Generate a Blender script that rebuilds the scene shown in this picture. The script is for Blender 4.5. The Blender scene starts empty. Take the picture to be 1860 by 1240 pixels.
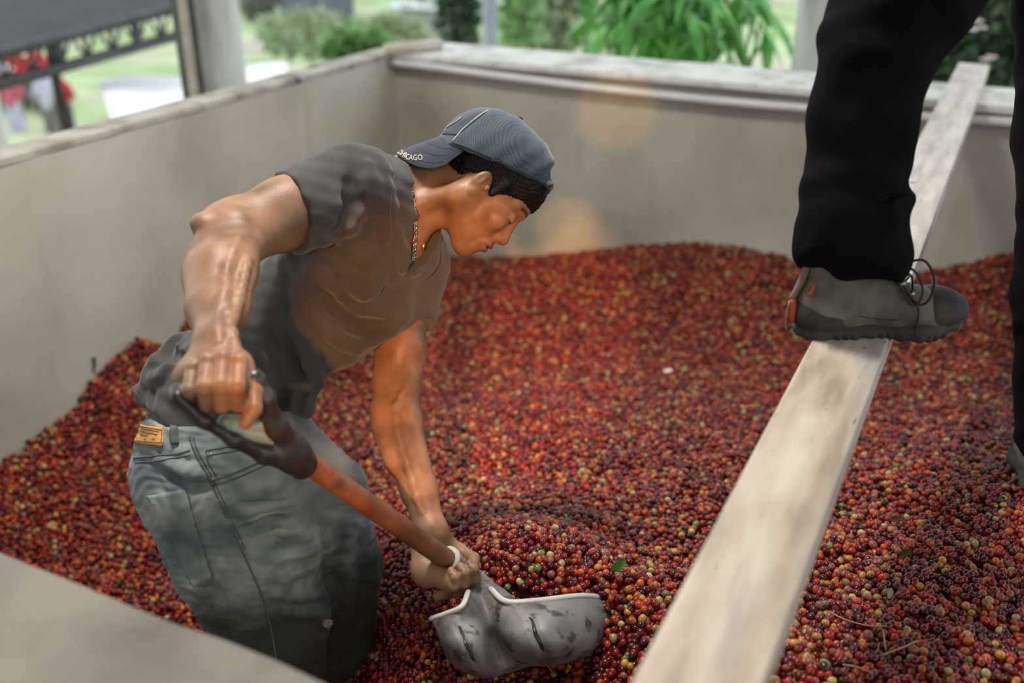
import bpy, bmesh, math, random
import numpy as np
from mathutils import Vector, Matrix
from mathutils.bvhtree import BVHTree
S = bpy.context.scene
COL = S.collection
# ---------------------------------------------------------------- camera
F = 1808.0; TH = math.radians(25.4); AZ = math.radians(26.5)
CAM = np.array([0, 0, 2.21])
RT = np.array([math.cos(AZ), math.sin(AZ), 0])
FH = np.array([-math.sin(AZ), math.cos(AZ), 0])
FW = FH * math.cos(TH) + np.array([0, 0, -math.sin(TH)])
UP = np.cross(RT, FW)
cd = bpy.data.cameras.new('camera'); cam = bpy.data.objects.new('camera', cd); COL.objects.link(cam)
M = Matrix(((RT[0], UP[0], -FW[0]), (RT[1], UP[1], -FW[1]), (RT[2], UP[2], -FW[2]))).to_4x4()
M.translation = Vector(CAM); cam.matrix_world = M
cd.sensor_width = 36; cd.lens = 36 * F / 1860; cd.clip_start = .05; cd.clip_end = 500
cd.dof.use_dof = True; cd.dof.focus_distance = 1.83; cd.dof.aperture_fstop = 1.7; cd.dof.aperture_blades = 8
S.camera = cam
# ---------------------------------------------------------------- sky, lamps, exposure
S.view_settings.view_transform = 'Standard'; S.view_settings.look = 'None'
S.view_settings.gamma = 1; S.view_settings.use_curve_mapping = False
S.view_settings.exposure = -0.06
w = bpy.data.worlds.new('overcast_sky'); S.world = w; w.use_nodes = True
bg = w.node_tree.nodes['Background']; bg.inputs[0].default_value = (.88, .95, 1, 1); bg.inputs[1].default_value = 1.9

def lamp(kind, name, loc, target, power, col, size=.5, **kw):
    l = bpy.data.lights.new(name, kind); l.energy = power; l.color = col
    o = bpy.data.objects.new(name, l); COL.objects.link(o); o.location = loc
    d = Vector(target) - Vector(loc); o.rotation_euler = d.to_track_quat('-Z', 'Y').to_euler()
    if kind == 'AREA': l.size = size
    elif kind == 'SPOT': l.shadow_soft_size = size
    for k, v in kw.items(): setattr(l, k, v)
    return o
lamp('AREA', 'ceiling_lamp', (-1.2, 1.6, 3.5), (-1.7, 1.2, .8), 70, (1, .95, .86), .45)
lamp('AREA', 'front_lamp', (.9, -.6, 3.3), (.1, 1.5, 1.2), 11, (1, .86, .72), .30)
lamp('SPOT', 'warm_lamp', (.45, -1.5, 2.75), tuple(CAM + (RT * (850 - 930) + UP * (620 - 640) + FW * F) * (2.0 / F)), 700, (1, .40, .09), .05, spot_size=math.radians(11), spot_blend=.35)
def gleam_spot(nm, u, v, ang, power):  # added narrow spot, throws one warm patch of light onto the back wall
    r = RT * (u - 930) + UP * (620 - v) + FW * F; lamp('SPOT', nm, (1.3, -2.2, 2.9), tuple(CAM + r * (3.97 / r[1])), power, (1, .5, .16), .03, spot_size=math.radians(ang), spot_blend=.6)
gleam_spot('added_wall_gleam', 1030, 415, 2.6, 700)
gleam_spot('added_ledge_gleam', 1120, 200, 3.2, 520)
# ---------------------------------------------------------------- helpers
def P(u, v, d):
    return CAM + (RT * (u - 930) + UP * (620 - v) + FW * F) * (d / F)
def rayd(u, v): return RT * (u - 930) + UP * (620 - v) + FW * F
def onz(u, v, z):
    r = rayd(u, v); return CAM + r * ((z - CAM[2]) / r[2])
def pxd(p):
    q = np.asarray(p) - CAM; z = q @ FW
    return np.stack([930 + F * (q @ RT) / z, 620 - F * (q @ UP) / z, z], -1)
def nrm(v): v = np.asarray(v, float); return v / np.linalg.norm(v)

def tag(o, label=None, cat=None, group=None, kind=None):
    for k, v in (('label', label), ('category', cat), ('group', group), ('kind', kind)):
        if v: o[k] = v
    return o
def empty(name, loc, label, cat, group=None):
    o = bpy.data.objects.new(name, None); COL.objects.link(o); o.location = Vector(loc); o.empty_display_size = .05
    return tag(o, label, cat, group)
def link(name, me, mat, parent=None):
    o = bpy.data.objects.new(name, me); COL.objects.link(o)
    if mat is not None and not me.materials: me.materials.append(mat)
    if parent is not None:
        o.parent = parent
        q = parent; m = Matrix.Identity(4)
        while q is not None:
            m = q.matrix_basis @ m if q.parent is None else q.matrix_parent_inverse @ q.matrix_basis @ m
            q = q.parent
        o.matrix_parent_inverse = m.inverted()
    return o
def mesh(name, vs, fs, mat, parent=None, smooth=True):
    me = bpy.data.meshes.new(name); me.from_pydata([tuple(map(float, v)) for v in vs], [], [tuple(map(int, f)) for f in fs])
    me.update()
    if smooth: me.polygons.foreach_set('use_smooth', [True] * len(me.polygons))
    return link(name, me, mat, parent)
def bm_obj(name, bm, mat, parent=None, smooth=False):
    bmesh.ops.recalc_face_normals(bm, faces=bm.faces[:])
    me = bpy.data.meshes.new(name); bm.to_mesh(me); bm.free()
    if smooth: me.polygons.foreach_set('use_smooth', [True] * len(me.polygons))
    return link(name, me, mat, parent)
def box(bm, lo, hi, mat4=None, bev=0):
    r = bmesh.ops.create_cube(bm, size=1)
    lo = np.array(lo, float); hi = np.array(hi, float); c = (lo + hi) / 2; s = hi - lo
    for v in r['verts']: v.co = Vector((c[0] + v.co.x * s[0], c[1] + v.co.y * s[1], c[2] + v.co.z * s[2]))
    if bev:
        es = list({e for v in r['verts'] for e in v.link_edges})
        r2 = bmesh.ops.bevel(bm, geom=es, offset=bev, segments=2, affect='EDGES', profile=.5)
        vs = list({v for f in r2['faces'] for v in f.verts} | {v for v in r['verts'] if v.is_valid})
    else: vs = r['verts']
    if mat4 is not None:
        for v in vs: v.co = mat4 @ v.co
    return vs
def boxo(name, lo, hi, mat, parent=None, bev=0, m4=None):
    bm = bmesh.new(); box(bm, lo, hi, m4, bev); return bm_obj(name, bm, mat, parent)
def frame_path(pts):
    pts = np.array(pts, float); n = len(pts); T = np.gradient(pts, axis=0); T /= np.linalg.norm(T, axis=1)[:, None] + 1e-9
    a = np.array([0, 0, 1.]) if abs(T[0][2]) < .9 else np.array([1., 0, 0])
    N = [nrm(a - T[0] * (a @ T[0]))]
    for i in range(1, n): v = N[-1] - T[i] * (N[-1] @ T[i]); N.append(nrm(v))
    N = np.array(N); return pts, T, N, np.cross(T, N)
def tube_data(pts, r, seg=10, cap=True, flat=1.0, N0=None):
    pts, T, N, B = frame_path(pts); n = len(pts)
    if N0 is not None:
        N0 = np.array(N0, float)
        if N0.ndim == 1: N0 = np.tile(N0, (n, 1))
        N = N0 - T * np.sum(N0 * T, 1)[:, None]; N /= np.linalg.norm(N, axis=1)[:, None]; B = np.cross(T, N)
    r = np.ones(n) * r if np.isscalar(r) else np.array(r)
    vs = []; fs = []
    for i in range(n):
        for k in range(seg):
            a = 2 * math.pi * k / seg; vs.append(pts[i] + r[i] * (math.cos(a) * N[i] * flat + math.sin(a) * B[i]))
    for i in range(n - 1):
        for k in range(seg):
            k2 = (k + 1) % seg; fs.append((i * seg + k, i * seg + k2, (i + 1) * seg + k2, (i + 1) * seg + k))
    if cap: fs.append(tuple(range(seg))[::-1]); fs.append(tuple((n - 1) * seg + k for k in range(seg)))
    return vs, fs
def tube(name, pts, r, mat, parent=None, seg=10, **kw):
    vs, fs = tube_data(pts, r, seg, **kw); return mesh(name, vs, fs, mat, parent)
def merge(*parts):
    V = []; Fs = []
    for vs, fs in parts:
        o = len(V); V += list(vs); Fs += [tuple(i + o for i in f) for f in fs]
    return V, Fs
def spline(pts, n):
    p = np.array(pts, float); m = len(p); e = np.vstack([2 * p[0] - p[1], p, 2 * p[-1] - p[-2]])
    out = []
    for x in np.linspace(0, m - 1 - 1e-6, n):
        i = int(x); t = x - i; a, b, c, d = e[i:i + 4]
        out.append(.5 * (2 * b + (c - a) * t + (2 * a - 5 * b + 4 * c - d) * t * t + (3 * b - a - 3 * c + d) * t ** 3))
    return np.array(out)
# ---- materials
def mat(name, cols, rough=.6, scale=5, detail=5, metal=0, bump=0, bscale=None, spec=.5, ramp=(.35, .65), coat=0, sub=0, coord='Object', stretch=None, sheen=0, bdist=.002, extra=None):
    m = bpy.data.materials.new(name); m.use_nodes = True; nt = m.node_tree; N = nt.nodes; L = nt.links
    b = N['Principled BSDF']; b.inputs['Roughness'].default_value = rough; b.inputs['Metallic'].default_value = metal
    b.inputs['Specular IOR Level'].default_value = spec; b.inputs['Coat Weight'].default_value = coat
    b.inputs['Subsurface Weight'].default_value = sub; b.inputs['Sheen Weight'].default_value = sheen
    if sub: b.inputs['Subsurface Radius'].default_value = (.5, .2, .1); b.inputs['Subsurface Scale'].default_value = .01
    if isinstance(cols[0], (int, float)): cols = [cols]
    tc = N.new('ShaderNodeTexCoord'); src = tc.outputs[coord]
    if stretch:
        mp = N.new('ShaderNodeMapping'); mp.inputs['Scale'].default_value = stretch; L.new(src, mp.inputs[0]); src = mp.outputs[0]
    m['n'] = 1
    if len(cols) > 1:
        nz = N.new('ShaderNodeTexNoise'); nz.inputs['Scale'].default_value = scale; nz.inputs['Detail'].default_value = detail
        L.new(src, nz.inputs['Vector']); r = N.new('ShaderNodeValToRGB'); L.new(nz.outputs[0], r.inputs[0])
        el = r.color_ramp.elements
        while len(el) < len(cols): el.new(.5)
        for i, c in enumerate(cols):
            el[i].position = ramp[0] + (ramp[1] - ramp[0]) * i / (len(cols) - 1); el[i].color = (*c, 1)
        out = r.outputs[0]
    else:
        rgb = N.new('ShaderNodeRGB'); rgb.outputs[0].default_value = (*cols[0], 1); out = rgb.outputs[0]
    if extra: out = extra(nt, src, out) or out
    L.new(out, b.inputs['Base Color'])
    if bump:
        nb = N.new('ShaderNodeTexNoise'); nb.inputs['Scale'].default_value = bscale or scale * 4; nb.inputs['Detail'].default_value = 6
        L.new(src, nb.inputs['Vector']); bp = N.new('ShaderNodeBump'); bp.inputs['Strength'].default_value = bump
        bp.inputs['Distance'].default_value = bdist; L.new(nb.outputs[0], bp.inputs['Height']); L.new(bp.outputs[0], b.inputs['Normal'])
    return m
def mixn(nt, fac, a, b):
    x = nt.nodes.new('ShaderNodeMix'); x.data_type = 'RGBA'
    for s, v in ((0, fac), (6, a), (7, b)):
        if isinstance(v, (tuple, list)): x.inputs[s].default_value = (*v, 1)
        elif isinstance(v, (int, float)): x.inputs[s].default_value = v
        else: nt.links.new(v, x.inputs[s])
    return x.outputs[2]
def stains(scale, lo, hi, col, st=None, detail=8, dist=0.0):
    def f(nt, src, out):
        n = nt.nodes.new('ShaderNodeTexNoise'); n.inputs['Scale'].default_value = scale; n.inputs['Detail'].default_value = detail
        n.inputs['Distortion'].default_value = dist
        s = src
        if st:
            mp = nt.nodes.new('ShaderNodeMapping'); mp.inputs['Scale'].default_value = st; nt.links.new(src, mp.inputs[0]); s = mp.outputs[0]
        nt.links.new(s, n.inputs['Vector'])
        r = nt.nodes.new('ShaderNodeMapRange'); r.inputs['From Min'].default_value = lo; r.inputs['From Max'].default_value = hi
        nt.links.new(n.outputs[0], r.inputs[0]); return mixn(nt, r.outputs[0], out, col)
    return f
def chainx(*fs):
    def f(nt, src, out):
        for g in fs: out = g(nt, src, out)
        return out
    return f
def attrmix(name, col):
    def f(nt, src, out):
        a = nt.nodes.new('ShaderNodeAttribute'); a.attribute_name = name; return mixn(nt, a.outputs['Fac'], out, col)
    return f
# ---- signed distance modelling
class SDF:
    def __init__(s): s.ops = []
    def add(s, f, k=.01): s.ops.append(('u', f, k)); return s
    def sub(s, f, k=.005): s.ops.append(('s', f, k)); return s
    def cut(s, f, k=.005): s.ops.append(('i', f, k)); return s
    def disp(s, f): s.ops.append(('d', f, 0)); return s
    def __call__(s, p):
        d = None
        for t, f, k in s.ops:
            if t == 'd': d = d + f(p); continue
            e = f(p)
            if d is None: d = e; continue
            if t == 's': e = -e
            if t == 'u':
                h = np.clip(.5 + .5 * (e - d) / k, 0, 1); d = e + (d - e) * h - k * h * (1 - h)
            else:
                h = np.clip(.5 - .5 * (e - d) / k, 0, 1); d = e + (d - e) * h + k * h * (1 - h)
        return d
def cone(a, b, r0, r1=None, sq=None):
    a = np.asarray(a, np.float32); b = np.asarray(b, np.float32); r1 = r0 if r1 is None else r1
    ab = b - a; L = max(float(ab @ ab), 1e-12); dr = r1 - r0
    if sq is not None: sd = np.asarray(nrm(sq[0]), np.float32); k = sq[1]
    def f(p):
        q = p - a
        t = np.clip((q @ ab) / L, 0, 1)
        w_ = q - t[:, None] * ab
        if sq is not None:
            w_ = w_ + ((w_ @ sd) * (k - 1))[:, None] * sd
            return (np.sqrt((w_ * w_).sum(1)) - (r0 + dr * t)) / max(k, 1)
        return np.sqrt((w_ * w_).sum(1)) - (r0 + dr * t)
    return f
def ell(c, r, ax=None):
    c = np.asarray(c, np.float32); r = np.asarray(r, np.float32)
    A = np.eye(3, dtype=np.float32) if ax is None else np.asarray(ax, np.float32)
    def f(p):
        q = (p - c) @ A.T
        k0 = np.sqrt(((q / r) ** 2).sum(1)); k1 = np.sqrt(((q / (r * r)) ** 2).sum(1)) + 1e-9
        return k0 * (k0 - 1) / k1
    return f
def half(c, n):          # inside where (p-c).n < 0
    c = np.asarray(c, np.float32); n = np.asarray(nrm(n), np.float32)
    return lambda p: (p - c) @ n
def inter(f, g, k=.004):
    def h(p):
        a = f(p); b = g(p); t = np.clip(.5 - .5 * (b - a) / k, 0, 1); return b + (a - b) * t + k * t * (1 - t)
    return h
def chain(s, pts, rs, k=.01, **kw):
    for i in range(len(pts) - 1): s.add(cone(pts[i], pts[i + 1], rs[i], rs[i + 1], **kw), k)
def geval(f, p, lo, G):
    if len(p) < 3000 or not isinstance(f, SDF): return f(p)
    c = np.floor((p - lo) / G).astype(np.int64) + 2
    k = (c[:, 0] << 42) + (c[:, 1] << 21) + c[:, 2]; o = np.argsort(k, kind='stable'); ks = k[o]
    st = np.concatenate([[0], np.nonzero(np.diff(ks))[0] + 1, [len(ks)]])
    cen = (lo + (c[o[st[:-1]]] - 2 + .5) * G).astype(np.float32); R = G * .87 * 1.7
    keep = np.ones((len(cen), len(f.ops)), bool)
    for j, (t, g, kk) in enumerate(f.ops):
        if t == 'u': keep[:, j] = g(cen) < .075 + R
        elif t == 's': keep[:, j] = g(cen) < kk + .02 + R
    out = np.full(len(p), .1, np.float32); ps = p[o]
    for i in range(len(cen)):
        ops = [x for j, x in enumerate(f.ops) if keep[i, j]]
        while ops and ops[0][0] != 'u': ops.pop(0)
        if not ops: continue
        q = SDF(); q.ops = ops; out[st[i]:st[i + 1]] = q(ps[st[i]:st[i + 1]])
    r = np.empty_like(out); r[o] = out; return r
OFFS = np.array([[i, j, k] for i in (0, 1) for j in (0, 1) for k in (0, 1)])
def key(c): return (c[:, 0] << 42) + (c[:, 1] << 21) + c[:, 2]
def sdf_mesh(name, f, lo, hi, res, mat_, parent=None, levels=4, slack=1.6, attr=None):
    lo = np.array(lo, float); hi = np.array(hi, float); h = res * 2 ** levels
    n = np.ceil((hi - lo) / h).astype(int)
    c = np.stack(np.meshgrid(*[np.arange(k) for k in n], indexing='ij'), -1).reshape(-1, 3)
    for l in range(levels + 1):
        p = (lo + (c + .5) * h).astype(np.float32)
        d = geval(f, p, lo, res * 16); c = c[np.abs(d) < h * .87 * slack + (.004 if l < levels else 0)]
        if l < levels: c = (c[:, None, :] * 2 + OFFS[None]).reshape(-1, 3); h /= 2
    cn = (c[:, None, :] + OFFS[None]).reshape(-1, 3); uk, ix, inv = np.unique(key(cn), return_index=True, return_inverse=True)
    gp = lo + cn[ix] * h; val = geval(f, gp.astype(np.float32), lo, res * 16).astype(float)
    inv = inv.reshape(-1, 8); cv = val[inv]; cp = lo + (c[:, None, :] + OFFS[None]) * h
    act = (cv.min(1) < 0) & (cv.max(1) >= 0); c = c[act]; cv = cv[act]; cp = cp[act]
    acc = np.zeros((len(c), 3)); cnt = np.zeros(len(c))
    for i in range(8):
        for j in range(i + 1, 8):
            if np.abs(OFFS[i] - OFFS[j]).sum() == 1:
                a = cv[:, i]; b = cv[:, j]; s = (a < 0) != (b < 0); t = np.where(s, a / np.where(s, a - b, 1), 0)[:, None]
                acc += np.where(s[:, None], cp[:, i] + t * (cp[:, j] - cp[:, i]), 0); cnt += s
    V = acc / cnt[:, None]; ck = key(c); order = np.argsort(ck); sk = ck[order]
    def find(q):
        kq = key(q); i = np.clip(np.searchsorted(sk, kq), 0, len(sk) - 1); ok = sk[i] == kq; return np.where(ok, order[i], -1)
    quads = []
    for a in range(3):
        e = np.eye(3, dtype=int); oa = int((OFFS @ (1 << np.array([2, 1, 0])))[0]); ia = [i for i in range(8) if (OFFS[i] == e[a]).all()][0]
        s = (cv[:, 0] < 0) != (cv[:, ia] < 0); cc = c[s]; b, d_ = (a + 1) % 3, (a + 2) % 3
        q = np.stack([find(cc), find(cc - e[b]), find(cc - e[b] - e[d_]), find(cc - e[d_])], 1)
        flip = cv[s, 0] < 0; q[~flip] = q[~flip][:, ::-1]
        quads.append(q[(q >= 0).all(1)])
    Q = np.vstack(quads)
    me = bpy.data.meshes.new(name); me.vertices.add(len(V)); me.vertices.foreach_set('co', V.astype(np.float32).ravel())
    me.loops.add(len(Q) * 4); me.loops.foreach_set('vertex_index', Q.astype(np.int32).ravel())
    me.polygons.add(len(Q)); me.polygons.foreach_set('loop_start', np.arange(0, len(Q) * 4, 4, dtype=np.int32))
    me.polygons.foreach_set('use_smooth', np.ones(len(Q), bool)); me.update(); me.validate()
    for an, fn in (attr or {}).items():
        at_ = me.attributes.new(an, 'FLOAT', 'POINT')
        co = np.zeros(len(me.vertices) * 3, np.float32); me.vertices.foreach_get('co', co)
        at_.data.foreach_set('value', fn(co.reshape(-1, 3)).astype(np.float32))
    return link(name, me, mat_, parent)
def bvh_of(o):
    me = o.data; co = np.zeros(len(me.vertices) * 3, np.float32); me.vertices.foreach_get('co', co)
    return BVHTree.FromPolygons(co.reshape(-1, 3).tolist(), [tuple(p.vertices) for p in me.polygons])
def cast(b, u, v, off=0):
    r = nrm(rayd(u, v)); h = b.ray_cast(Vector(CAM), Vector(r))
    if h[0] is None: return None, None
    n = np.array(h[1]); n = n if n @ r < 0 else -n
    return np.array(h[0]) + n * off, n
def seam(name, b, px, r, m, parent, off=.0005, n=24, flat=1.0, seg=6):
    pts = []; ns = []
    for u, v in spline([(a, c, 0) for a, c in px], n)[:, :2]:
        p, nn = cast(b, u, v, off)
        if p is not None and (not pts or np.linalg.norm(p - pts[-1]) < .06): pts.append(p); ns.append(nn)
    if len(pts) < 3: return None
    return tube(name, pts, r, m, parent, seg=seg, flat=flat, N0=ns)
def patch(name, b, corners, m, parent, nx=14, ny=8, off=.002, thick=.002):
    a, b2, c, d = [np.array(x, float) for x in corners]; G = []; Nn = []
    last = None
    for j in range(ny):
        for i in range(nx):
            s = i / (nx - 1); t = j / (ny - 1); q = (a * (1 - s) + b2 * s) * (1 - t) + (d * (1 - s) + c * s) * t
            p, n = cast(b, q[0], q[1], off)
            if p is None:
                if last is None: p = P(q[0], q[1], 1.9); n = -FW
                else: p, n = last
            last = (p, n); G.append(p); Nn.append(n)
    G = np.array(G); Nn = np.array(Nn); k = len(G)
    V = list(G + Nn * thick) + list(G - Nn * thick); Fs = []
    for j in range(ny - 1):
        for i in range(nx - 1):
            q = (j * nx + i, j * nx + i + 1, (j + 1) * nx + i + 1, (j + 1) * nx + i); Fs.append(q); Fs.append(tuple(x + k for x in q[::-1]))
    rim = [i for i in range(nx)] + [j * nx + nx - 1 for j in range(1, ny)] + [(ny - 1) * nx + i for i in range(nx - 2, -1, -1)] + [j * nx for j in range(ny - 2, 0, -1)]
    for i in range(len(rim)): p, q = rim[i], rim[(i + 1) % len(rim)]; Fs.append((q, p, p + k, q + k))
    return mesh(name, V, Fs, m, parent)
# ================================================================ SETTING
concrete = mat('tank_plaster', [(.34, .325, .275), (.44, .425, .365), (.50, .485, .425)], .75, 1.6, 8, bump=.35, bscale=60, extra=chainx(
    stains(3, .60, .75, (.30, .26, .20), (1, 1, .25)), stains(45, .74, .80, (.10, .09, .07))))
ledge_m = mat('worn_cement', [(.26, .23, .19), (.40, .37, .32), (.5, .46, .40)], .8, 7, 8, bump=.6, bscale=40, extra=stains(4, .62, .66, (.11, .09, .09), dist=.6))
ledge_l = mat('pale_cement', [(.42, .41, .39), (.66, .65, .62), (.75, .74, .72)], .75, 8, 8, bump=.5, bscale=40)
XL, YB, YN, ZT = -2.58, 3.97, .61, 1.455
def struct(o): o['kind'] = 'structure'; return o
def wall_grid(name, p0, du, dv, nu, nv, thick, mat_, amp=.004):
    p0, du, dv = map(np.array, (p0, du, dv)); n = nrm(np.cross(du, dv)); V = []; Fs = []
    rs = np.random.RandomState(len(name))
    for k in (0, 1):
        for j in range(nv + 1):
            for i in range(nu + 1): V.append(p0 + du * i / nu + dv * j / nv + n * (-thick * k + (rs.rand() * amp if j == nv or k == 0 else 0)) + np.array([0, 0, (rs.rand() - .5) * amp * 2 if j == nv else 0]))
    K = (nu + 1) * (nv + 1); ix = lambda i, j, k: k * K + j * (nu + 1) + i
    for j in range(nv):
        for i in range(nu):
            Fs.append((ix(i, j, 0), ix(i + 1, j, 0), ix(i + 1, j + 1, 0), ix(i, j + 1, 0))); Fs.append((ix(i, j, 1), ix(i, j + 1, 1), ix(i + 1, j + 1, 1), ix(i + 1, j, 1)))
    for i in range(nu): Fs.append((ix(i, nv, 0), ix(i + 1, nv, 0), ix(i + 1, nv, 1), ix(i, nv, 1))); Fs.append((ix(i, 0, 0), ix(i, 0, 1), ix(i + 1, 0, 1), ix(i + 1, 0, 0)))
    for j in range(nv): Fs.append((ix(0, j, 0), ix(0, j + 1, 0), ix(0, j + 1, 1), ix(0, j, 1))); Fs.append((ix(nu, j, 0), ix(nu, j, 1), ix(nu, j + 1, 1), ix(nu, j + 1, 0)))
    return struct(mesh(name, V, Fs, mat_, smooth=False))
wall_grid('wall_left', (XL, -.2, -.6), (0, YB + .26, 0), (0, 0, 2.03), 60, 6, .11, concrete)
wall_grid('wall_back', (XL - .11, YB, -.6), (5.09, 0, 0), (0, 0, 2.03), 60, 6, .13, concrete)
struct(boxo('wall_right', (2.4, .1, -.6), (2.53, YB, ZT), concrete))
wall_grid('wall_front', (2.4, YN, -.6), (-4.96, 0, 0), (0, 0, 2.03), 60, 6, .62, concrete)
struct(boxo('trim_1', (XL - .115, -.2, 1.428), (XL + .004, YB + .06, ZT), ledge_m, bev=.006))
# back ledge: flat coping with a wide pale top
struct(boxo('trim_2', (XL + .004, YB - .045, 1.425), (2.53, YB + .32, ZT), ledge_l, bev=.008))
def slab(name, x0, x1, y0, y1, z0, z1, m, n=70, amp=.006):
    V = []; Fs = []; rs = np.random.RandomState(5)
    for i in range(n + 1):
        x = x0 + (x1 - x0) * i / n; a = amp * (rs.rand() - .5)
        V += [(x, y0, z0), (x, y1 + a, z0), (x, y1 + a, z1 - .012), (x, y1 + a - .012, z1), (x, y0, z1)]
    for i in range(n):
        for k in range(5): Fs.append((i * 5 + k, i * 5 + (k + 1) % 5, i * 5 + 5 + (k + 1) % 5, i * 5 + 5 + k))
    Fs += [(4, 3, 2, 1, 0), tuple(n * 5 + k for k in range(5))]
    return struct(mesh(name, V, Fs, m, smooth=False))
slab('trim_3', XL, 2.4, -.08, YN + .006, 1.428, ZT, mat('dark_cement', [(.12, .105, .09), (.19, .17, .145), (.25, .225, .19)], .8, 5, 8, bump=.6, bscale=30, extra=stains(5, .63, .66, (.06, .05, .05), (1, 2.2, 1), dist=1.2)))  # near ledge, darker cement than the other ledges
struct(boxo('floor', (XL, .1, -.65), (2.4, YB, -.6), concrete))
# outside ground: a hillside that drops away from the tank
grass = mat('hazy_grass', [(.22, .30, .12), (.36, .46, .22), (.52, .58, .36)], .9, .35, 8, bump=.3, extra=stains(.25, .56, .60, (.46, .42, .33)))  # haze is painted in: the grass colours are paled
def ground_z(x, y):
    return -2.3 - .04 * y + .25 * np.sin(x * .3) * np.cos(y * .23) + np.maximum(0, np.hypot(x, y) - 40) * .03
gv = []; gf = []; ng = 80
for j in range(ng + 1):
    for i in range(ng + 1):
        x = -90 + 180 * i / ng; y = -20 + 150 * j / ng; gv.append((x, y, ground_z(x, y)))
for j in range(ng):
    for i in range(ng): a = j * (ng + 1) + i; gf.append((a, a + 1, a + ng + 2, a + ng + 1))
struct(tag(mesh('ground', gv, gf, grass), kind='structure'))
# shelter roof over the tank (above the frame), it shades the tank from the open sky
roof_m = mat('dark_sheet_roof', [(.012, .013, .014), (.03, .03, .03)], .6, 3)
rb = bmesh.new()
box(rb, (-3.6, -3.0, 3.72), (3.3, 4.6, 3.78))
for nm, a_, b_ in (('sky_blocker_behind', (-3.6, -3.1, -1.5), (3.3, -3.0, 3.72)),):
    struct(boxo(nm, a_, b_, mat('dim_' + nm, [(.10, .09, .08), (.15, .135, .12)], .9, 3)))  # added unseen wall, blocks sky light from behind the camera
struct(bm_obj('ceiling', rb, mat('roof_underside', [(.30, .28, .25), (.4, .38, .34)], .8, 2)))
conc_post = mat('concrete_post', [(.30, .30, .29), (.46, .46, .45), (.56, .56, .55)], .8, 2.5, 8, stretch=(3, 3, .7), bump=.3)
def vpost(name, u0, u1, v, d, ztop, m, label, sq=True, seg=20, group=None, zb=None):
    a = P(u0, v, d); b = P(u1, v, d); c = (a + b) / 2; r = np.linalg.norm(b - a) / 2
    zb = ground_z(c[0], c[1]) - .1 if zb is None else zb
    vs, fs = tube_data([(c[0], c[1], zb), (c[0], c[1], (zb + ztop) / 2), (c[0], c[1], ztop)], r, seg)
    return tag(mesh(name, vs, fs, m, smooth=seg > 8), label, 'post', group)
vpost('concrete_column', 352, 440, 80, 5.2, 3.72, conc_post, 'round grey concrete column behind the left tank wall')
vpost('steel_post', 876, 904, 40, 7.5, 4.0, mat('blue_grey_paint', [(.28, .32, .38), (.36, .40, .46)], .5, 3), 'slim blue-grey steel post behind the back wall left of the leafy bush')
vpost('concrete_column', 1445, 1530, 60, 4.6, 3.72, conc_post, 'wide pale concrete column right of the leafy bush, behind the black-trousered leg')
dark_steel = mat('dark_steel', [(.03, .03, .032), (.06, .058, .055)], .5, 6)
a_ = P(338, 60, 5.0)
zb_ = ground_z(a_[0], a_[1])
e = empty('shed_post', (a_[0], a_[1], zb_), 'dark steel post with a pale edge beside the round concrete column', 'post')
boxo('web', (a_[0] - .03, a_[1] - .05, zb_), (a_[0] + .03, a_[1] + .05, 3.0), dark_steel, e)
tag(boxo('flange', (a_[0] + .03, a_[1] - .06, zb_), (a_[0] + .052, a_[1] - .02, 3.0), mat('worn_flange', [(.30, .25, .2), (.42, .36, .3)], .6, 8), e), 'pale worn edge strip')
# neighbouring shed roof seen from above its edge
e = empty('shed_roof', P(160, 80, 8), 'dark low shed roof with lattice edge beam, upper left behind the wall', 'roof')
A0, A1, A2, A3 = P(-420, 205, 7.2), P(330, 12, 9.2), P(420, -330, 15.0), P(-700, -330, 12.0)
nr = 10
for i in range(nr):
    t0, t1 = i / nr, (i + 1) / nr - .012
    q = [A0 + (A3 - A0) * t0, A1 + (A2 - A1) * t0, A1 + (A2 - A1) * t1, A0 + (A3 - A0) * t1]
    n = nrm(np.cross(q[1] - q[0], q[3] - q[0])); n = n if n[2] > 0 else -n
    lift = n * .05
    q2 = [x - n * .03 + (lift if k > 1 else 0) for k, x in enumerate(q)]; V = [x + (lift if k > 1 else 0) for k, x in enumerate(q)] + q2
    mesh('roof_sheet', V, [(0, 1, 2, 3), (7, 6, 5, 4), (0, 4, 5, 1), (1, 5, 6, 2), (2, 6, 7, 3), (3, 7, 4, 0)], roof_m, e, False)
dz = np.array([0, 0, -.24])
tube('edge_beam', [A0, (A0 + A1) / 2, A1], .05, dark_steel, e, 6)
tube('edge_beam', [A0 + dz, (A0 + A1) / 2 + dz, A1 + dz], .05, dark_steel, e, 6)
for i in range(15):
    p = A0 + (A1 - A0) * i / 14; tube('strut', [p, p + dz / 2, p + dz], .02 if i % 3 else .045, dark_steel, e, 6)
    if i < 14:
        q = A0 + (A1 - A0) * (i + .5) / 14; tube('brace', [p + dz, (p + dz + q) / 2, q], .015, dark_steel, e, 5); tube('brace', [q, (q + A0 + (A1 - A0) * (i + 1) / 14 + dz) / 2, A0 + (A1 - A0) * (i + 1) / 14 + dz], .015, dark_steel, e, 5)
p = A0 + (A1 - A0) * .69
vpost('roof_prop', 100, 118, 180, 9.0, p[2], mat('rusty_prop', [(.05, .035, .03), (.12, .09, .075)], .8, 4), 'thin dark post among the distant people on the left', zb=None)
vpost('white_post', -30, 6, 220, 6.0, 1.7, mat('white_paint', [(.62, .61, .58), (.72, .71, .68)], .6, 4), 'white post cut by the left edge of the picture', seg=8)
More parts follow.
